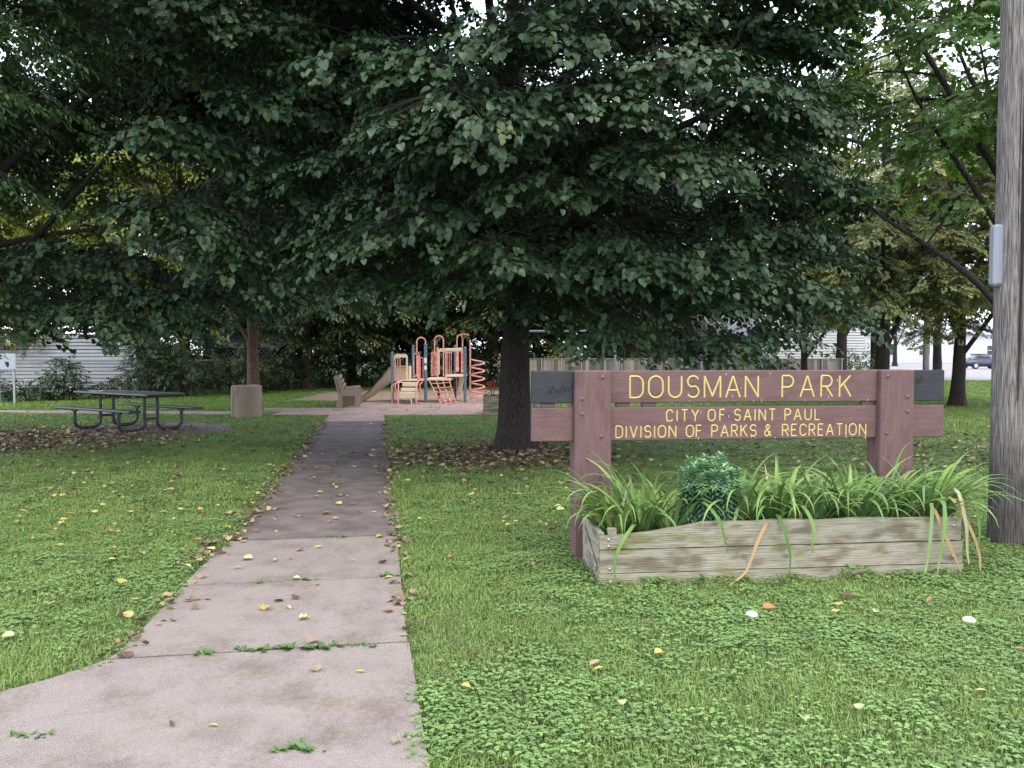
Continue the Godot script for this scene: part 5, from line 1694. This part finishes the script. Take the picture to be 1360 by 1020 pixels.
	make_tree({"name": "locust_tree", "label": "lighter fine leaved tree at the left edge of the park", "seed": 4, "pos": Vector3(-8.3, 0, -9.4), "h": 9.5, "r": 0.18, "cen": Vector3(0.2, 6.6, 0.2), "ell": Vector3(3.0, 4.0, 3.0), "low": 3.6, "n": 60, "pr": 0.9, "spr": 30, "ss": 0.95, "leaf": "ash", "leaf_mat": M.maple, "tint": [Color(0.07, 0.14, 0.065), Color(0.12, 0.2, 0.085)], "auto": 7})
	make_tree({"name": "maple_tree", "label": "green maple tree with long bare limbs standing behind the utility pole", "seed": 5, "pos": Vector3(7.2, 0, -11.3), "h": 9.5, "r": 0.24, "cen": Vector3(-0.4, 6.6, 0.3), "ell": Vector3(3.4, 3.6, 3.0), "low": 4.2, "n": 78, "pr": 0.85, "spr": 32, "ss": 0.78, "leaf": "maple", "leaf_mat": M.maple, "tint": [Color(0.06, 0.14, 0.045), Color(0.125, 0.225, 0.065)], "odd": 0.05, "oddc": Color(0.22, 0.26, 0.03), "auto": 5, "limb_r": 0.055,
		"limbs": [[Vector3(-0.1, 1.9, 0.1), Vector3(-0.9, 2.55, 0.4), Vector3(-1.5, 2.95, 0.5), Vector3(-2.35, 3.4, 0.7), Vector3(-2.85, 3.75, 0.9)], [Vector3(-0.1, 2.6, 0.1), Vector3(-0.55, 3.3, 0.3), Vector3(-1.15, 4.1, 0.4), Vector3(-1.8, 4.85, 0.6), Vector3(-2.2, 5.4, 0.8)], [Vector3(0, 3.4, 0), Vector3(-0.6, 4.7, 0.2), Vector3(-1.0, 5.5, 0.2), Vector3(-1.3, 6.4, 0.1)]],
		"pads": [[Vector3(-2.7, 3.8, 0.9), 0.5], [Vector3(-1.4, 3.6, 0.8), 0.45]], "keep": func(p): return p.x < 8.5 or p.y > 4.5})
	var ol := [Color(0.13, 0.185, 0.07), Color(0.29, 0.31, 0.15)]
	make_tree({"name": "maple_tree", "label": "maple with yellowing leaves and dark trunk behind the right sign post", "seed": 6, "pos": Vector3(10.15, 0, -22.0), "h": 10.0, "r": 0.235, "cen": Vector3(0.3, 5.9, 0), "ell": Vector3(3.6, 4.0, 3.6), "low": 2.4, "n": 120, "pr": 0.95, "spr": 46, "ss": 0.7, "leaf": "maple", "leaf_mat": M.maple, "tint": ol, "odd": 0.03, "oddc": Color(0.4, 0.34, 0.03), "auto": 8})
	make_tree({"name": "maple_tree", "label": "maple with yellowing leaves standing right of the sign's black end", "seed": 7, "pos": Vector3(13.1, 0, -23.5), "h": 9.5, "r": 0.215, "cen": Vector3(0.5, 5.3, 0), "ell": Vector3(3.6, 3.7, 3.6), "low": 2.0, "n": 120, "pr": 0.95, "spr": 46, "ss": 0.7, "leaf": "maple", "leaf_mat": M.maple, "tint": [Color(0.15, 0.2, 0.085), Color(0.34, 0.34, 0.19)], "odd": 0.04, "oddc": Color(0.42, 0.36, 0.03), "auto": 8})
	make_tree({"name": "small_tree", "label": "small forked tree in front of the white house", "seed": 8, "pos": Vector3(10.95, 0, -30.0), "h": 6.0, "r": 0.17, "cen": Vector3(0, 4.6, 0), "ell": Vector3(3.0, 2.6, 2.6), "low": 2.2, "n": 46, "pr": 0.9, "spr": 24, "ss": 1.1, "leaf": "far", "leaf_mat": M.maple, "tint": [Color(0.06, 0.09, 0.04), Color(0.12, 0.13, 0.05)], "odd": 0.04, "oddc": Color(0.4, 0.3, 0.03), "auto": 5,
		"limbs": [[Vector3(0, 1.3, 0), Vector3(0.4, 1.9, 0.1), Vector3(0.9, 2.6, 0.1), Vector3(1.6, 3.4, 0.2)]]})
	# the dense belt of trees beyond the fence
	var belt := [[-22.5, -33.0, 0.3, "dense tree rising behind the white garage"], [-13.6, -33.2, 0.28, "yellow green tree between the white garage and the lattice porch"], [-8.85, -34.5, 0.24, "tree with a slim brown trunk behind the fence left of the bench"], [-8.6, -43.0, 0.3, "tall dark tree behind the slide"], [-4.6, -39.0, 0.25, "dark tree straight behind the play structure"], [-0.85, -37.5, 0.26, "tree with a brown trunk behind the spiral climber"], [4.4, -40.0, 0.28, "dark tree behind the wooden fence near the big linden trunk"], [8.0, -43.5, 0.28, "green tree over the brown house's front wall"], [-28.5, -39.0, 0.3, "tree beyond the garage at the far left"], [-20.0, -45.0, 0.3, "sunny yellow green tree far behind the white garage"], [-13.0, -50.0, 0.3, "tall tree far behind the lattice porch"], [-5.5, -51.0, 0.3, "tall tree far behind the playground"], [1.5, -50.0, 0.3, "tall tree far behind the big linden trunk"]]
	for i in belt.size():
		var q: Array = belt[i]
		var mid := i in [2, 3, 4, 5, 10, 11, 12]
		make_tree({"name": "backdrop_tree", "label": q[3], "seed": 20 + i, "pos": Vector3(q[0], 0, q[1]), "h": 12.5, "r": q[2], "bark": M.brown_bark, "cen": Vector3(0, 7.6, 0), "ell": Vector3(4.6, 6.6, 4.4), "low": 1.2 if mid else 2.6, "n": 170, "pr": 1.35, "spr": 34, "ss": 1.5, "leaf": "far", "leaf_mat": M.maple if i in [0, 1, 9] else M.linden, "tint": [Color(0.035, 0.065, 0.03), Color(0.075, 0.115, 0.04)] if not i in [0, 1, 9] else [Color(0.13, 0.19, 0.04), Color(0.25, 0.3, 0.06)], "odd": 0.05, "oddc": Color(0.2, 0.22, 0.03), "auto": 7, "gap": 0.55})
	var far := [[19.5, -43.0, "olive tree rising behind the yellowing maples"], [25.0, -47.0, "pale olive tree at the edge of the street"], [30.0, -72.0, "tall thin leaved tree beyond the street corner"], [14.0, -52.0, "tree standing beside the white house"], [15.0, -36.5, "tall pale olive tree between the two yellowing maples"], [44.0, -92.0, "tree in front of the long white building"]]
	for i in far.size():
		var q: Array = far[i]
		make_tree({"name": "distant_tree", "label": q[2], "seed": 40 + i, "pos": Vector3(q[0], 0, q[1]), "h": 14.0, "r": 0.28, "cen": Vector3(0, 9.0, 0), "ell": Vector3(5.0, 5.5, 5.0), "low": 3.6, "n": 70, "pr": 1.5, "spr": 20, "ss": 1.6, "leaf": "far", "leaf_mat": M.maple, "tint": [Color(0.11, 0.12, 0.06), Color(0.2, 0.19, 0.1)], "odd": 0.03, "auto": 8})

func build_undergrowth() -> void:
	var d1 := Color(0.035, 0.065, 0.03)
	var d2 := Color(0.085, 0.13, 0.055)
	var l := [[-12.9, -28.6, 0.95, 3.0, 0.9, 420, "tall leafy shrub at the right end of the white garage"], [-11.6, -28.6, 1.2, 2.0, 0.9, 340, "dense vine covered shrub left of the concrete tub"], [-14.9, -26.6, 0.6, 1.5, 0.35, 200, "rounded vine clump climbing the fence before the garage"], [-16.9, -25.4, 0.7, 1.15, 0.3, 60, "loose vine on the fence behind the notice board"], [-17.9, -24.7, 0.6, 1.3, 0.35, 80, "vine on the fence at the far left of the notice board"], [-15.9, -26.0, 0.9, 0.65, 0.4, 150, "low weedy growth along the garage fence"], [-13.6, -27.6, 0.9, 0.8, 0.4, 150, "low weedy growth under the tall leafy shrub"],
		[-10.4, -30.6, 1.2, 1.6, 0.7, 330, "vine covered fence stretch behind the concrete tub"], [-9.6, -33.0, 1.3, 1.7, 0.8, 330, "dark ivy mass on the fence corner"], [-8.4, -36.0, 1.3, 1.8, 0.8, 340, "dark ivy mass left of the bench"], [-6.4, -36.6, 1.3, 1.8, 0.7, 340, "dark vines behind the bench back"], [-4.2, -36.5, 1.4, 1.8, 0.7, 340, "dark vines behind the slide top"], [-1.9, -36.3, 1.4, 1.9, 0.7, 340, "dark vines behind the play structure"], [0.4, -36.2, 1.3, 2.0, 0.8, 300, "dark bush at the end of the chain link fence"],
		[-11.0, -39.5, 2.2, 4.5, 1.6, 420, "tall dark thicket behind the ivy corner"], [-6.5, -40.5, 2.4, 4.5, 1.6, 420, "tall dark thicket behind the bench"], [-2.4, -40.5, 2.4, 4.5, 1.6, 420, "tall dark thicket behind the slide"], [1.8, -39.5, 2.2, 3.6, 1.6, 360, "tall dark thicket right of the play structure"]]
	for i in l.size():
		var q: Array = l[i]
		make_shrub("vine_shrub", q[6], "shrub", Vector3(q[0], 0, q[1]), Vector3(q[2], q[3], q[4]), q[5], "far" if i < 14 else "far", 0.8 if i < 14 else 1.5, d1, d2 if i < 9 else d2.lerp(d1, 0.4), 400 + i)
	make_shrub("vine_shrub", "olive vine lying over the white garage roof edge", "vine", Vector3(-19.3, 1.75, -31.0), Vector3(1.9, 0.75, 0.5), 260, "far", 0.7, Color(0.14, 0.16, 0.06), Color(0.24, 0.23, 0.1), 430)
	make_shrub("vine_shrub", "tall dark bush between the leafy shrub and the lattice porch", "shrub", Vector3(-13.7, 0, -33.8), Vector3(1.3, 3.6, 0.9), 380, "far", 1.0, d1, d2, 436)
	make_shrub("garden_bush", "yellow green bush behind the wooden fence near the trunk", "bush", Vector3(2.2, 0, -35.6), Vector3(0.8, 1.9, 0.6), 170, "far", 0.7, Color(0.14, 0.2, 0.03), Color(0.26, 0.28, 0.04), 431)
	make_shrub("garden_bush", "dark bush with a red bloom in front of the white house", "bush", Vector3(9.9, 0, -31.5), Vector3(1.1, 2.6, 0.8), 260, "far", 0.8, Color(0.05, 0.07, 0.025), Color(0.11, 0.12, 0.04), 432)
	make_shrub("garden_bush", "dark hedge in front of the brown house", "bush", Vector3(5.2, 0, -37.5), Vector3(2.0, 2.4, 0.8), 300, "far", 0.9, d1, d2, 433)
	make_shrub("garden_bush", "round street side bush below the yellowing maples", "bush", Vector3(16.6, 0, -39.0), Vector3(1.2, 1.9, 1.0), 240, "far", 0.8, Color(0.07, 0.11, 0.05), Color(0.13, 0.17, 0.07), 434)

func _ready() -> void:
	var cam := Camera3D.new()
	cam.name = "camera"
	cam.position = Vector3(0, 1.6, 0)
	cam.rotation_degrees = Vector3(-2.2647, 0, 0)
	cam.fov = 51.29
	cam.near = 0.05
	cam.far = 700
	add_child(cam)
	var sky := ProceduralSkyMaterial.new()
	sky.sky_top_color = Color(0.83, 0.88, 0.96)
	sky.sky_horizon_color = Color(0.93, 0.95, 0.98)
	sky.sky_curve = 0.2
	sky.sky_energy_multiplier = 1.15
	sky.ground_bottom_color = Color(0.3, 0.3, 0.28)
	sky.ground_horizon_color = Color(0.6, 0.62, 0.62)
	var env := Environment.new()
	env.background_mode = Environment.BG_SKY
	env.sky = Sky.new()
	env.sky.sky_material = sky
	env.tonemap_mode = Environment.TONE_MAPPER_LINEAR
	env.tonemap_exposure = 3.05
	env.sdfgi_enabled = true
	env.ssao_enabled = true
	env.ssil_enabled = true
	var we := WorldEnvironment.new()
	we.name = "environment"
	we.environment = env
	add_child(we)
	var sun := DirectionalLight3D.new()
	sun.name = "sun"
	sun.light_energy = 0.35
	sun.light_color = Color(1.0, 0.97, 0.92)
	sun.light_angular_distance = 40
	sun.shadow_enabled = true
	sun.rotation_degrees = Vector3(-58, 25, 0)
	add_child(sun)

	make_materials()
	make_sprays()
	build_ground()
	build_houses()
	build_fences()
	build_trees()
	build_undergrowth()
	build_lawn()
	var pole := build_pole("thick weathered grey wooden utility pole at the right edge", Vector3(4.225, 0, -6.66), 0.2, 9.0, 3)
	tag(pole, "", "pole")
	build_pole("pale slim utility pole beside the street beyond the maples", Vector3(20.7, 0, -40.0), 0.15, 9.0, 8)
	var bxm := MB.new()
	bxm.bx(-0.05, 0.05, -0.255, 0.255, -0.05, 0.05, 0.022)
	var pb := part("pole_box", bxm.mesh(), M.box, self)
	pb.position = Vector3(4.018, 2.4, -6.66)
	tag(pb, "pale grey rounded box fixed to the left side of the utility pole", "utility box")
	build_sign()
	build_planter()
	build_table()
	build_trash_tube()
	build_bench()
	build_playground()
	build_flower_bed()
	build_small_sign()
	build_swing()
	build_car(Vector3(45.5, 0.01, -77.3), 0.1, "dark blue car parked on the far street")
	build_leaves()
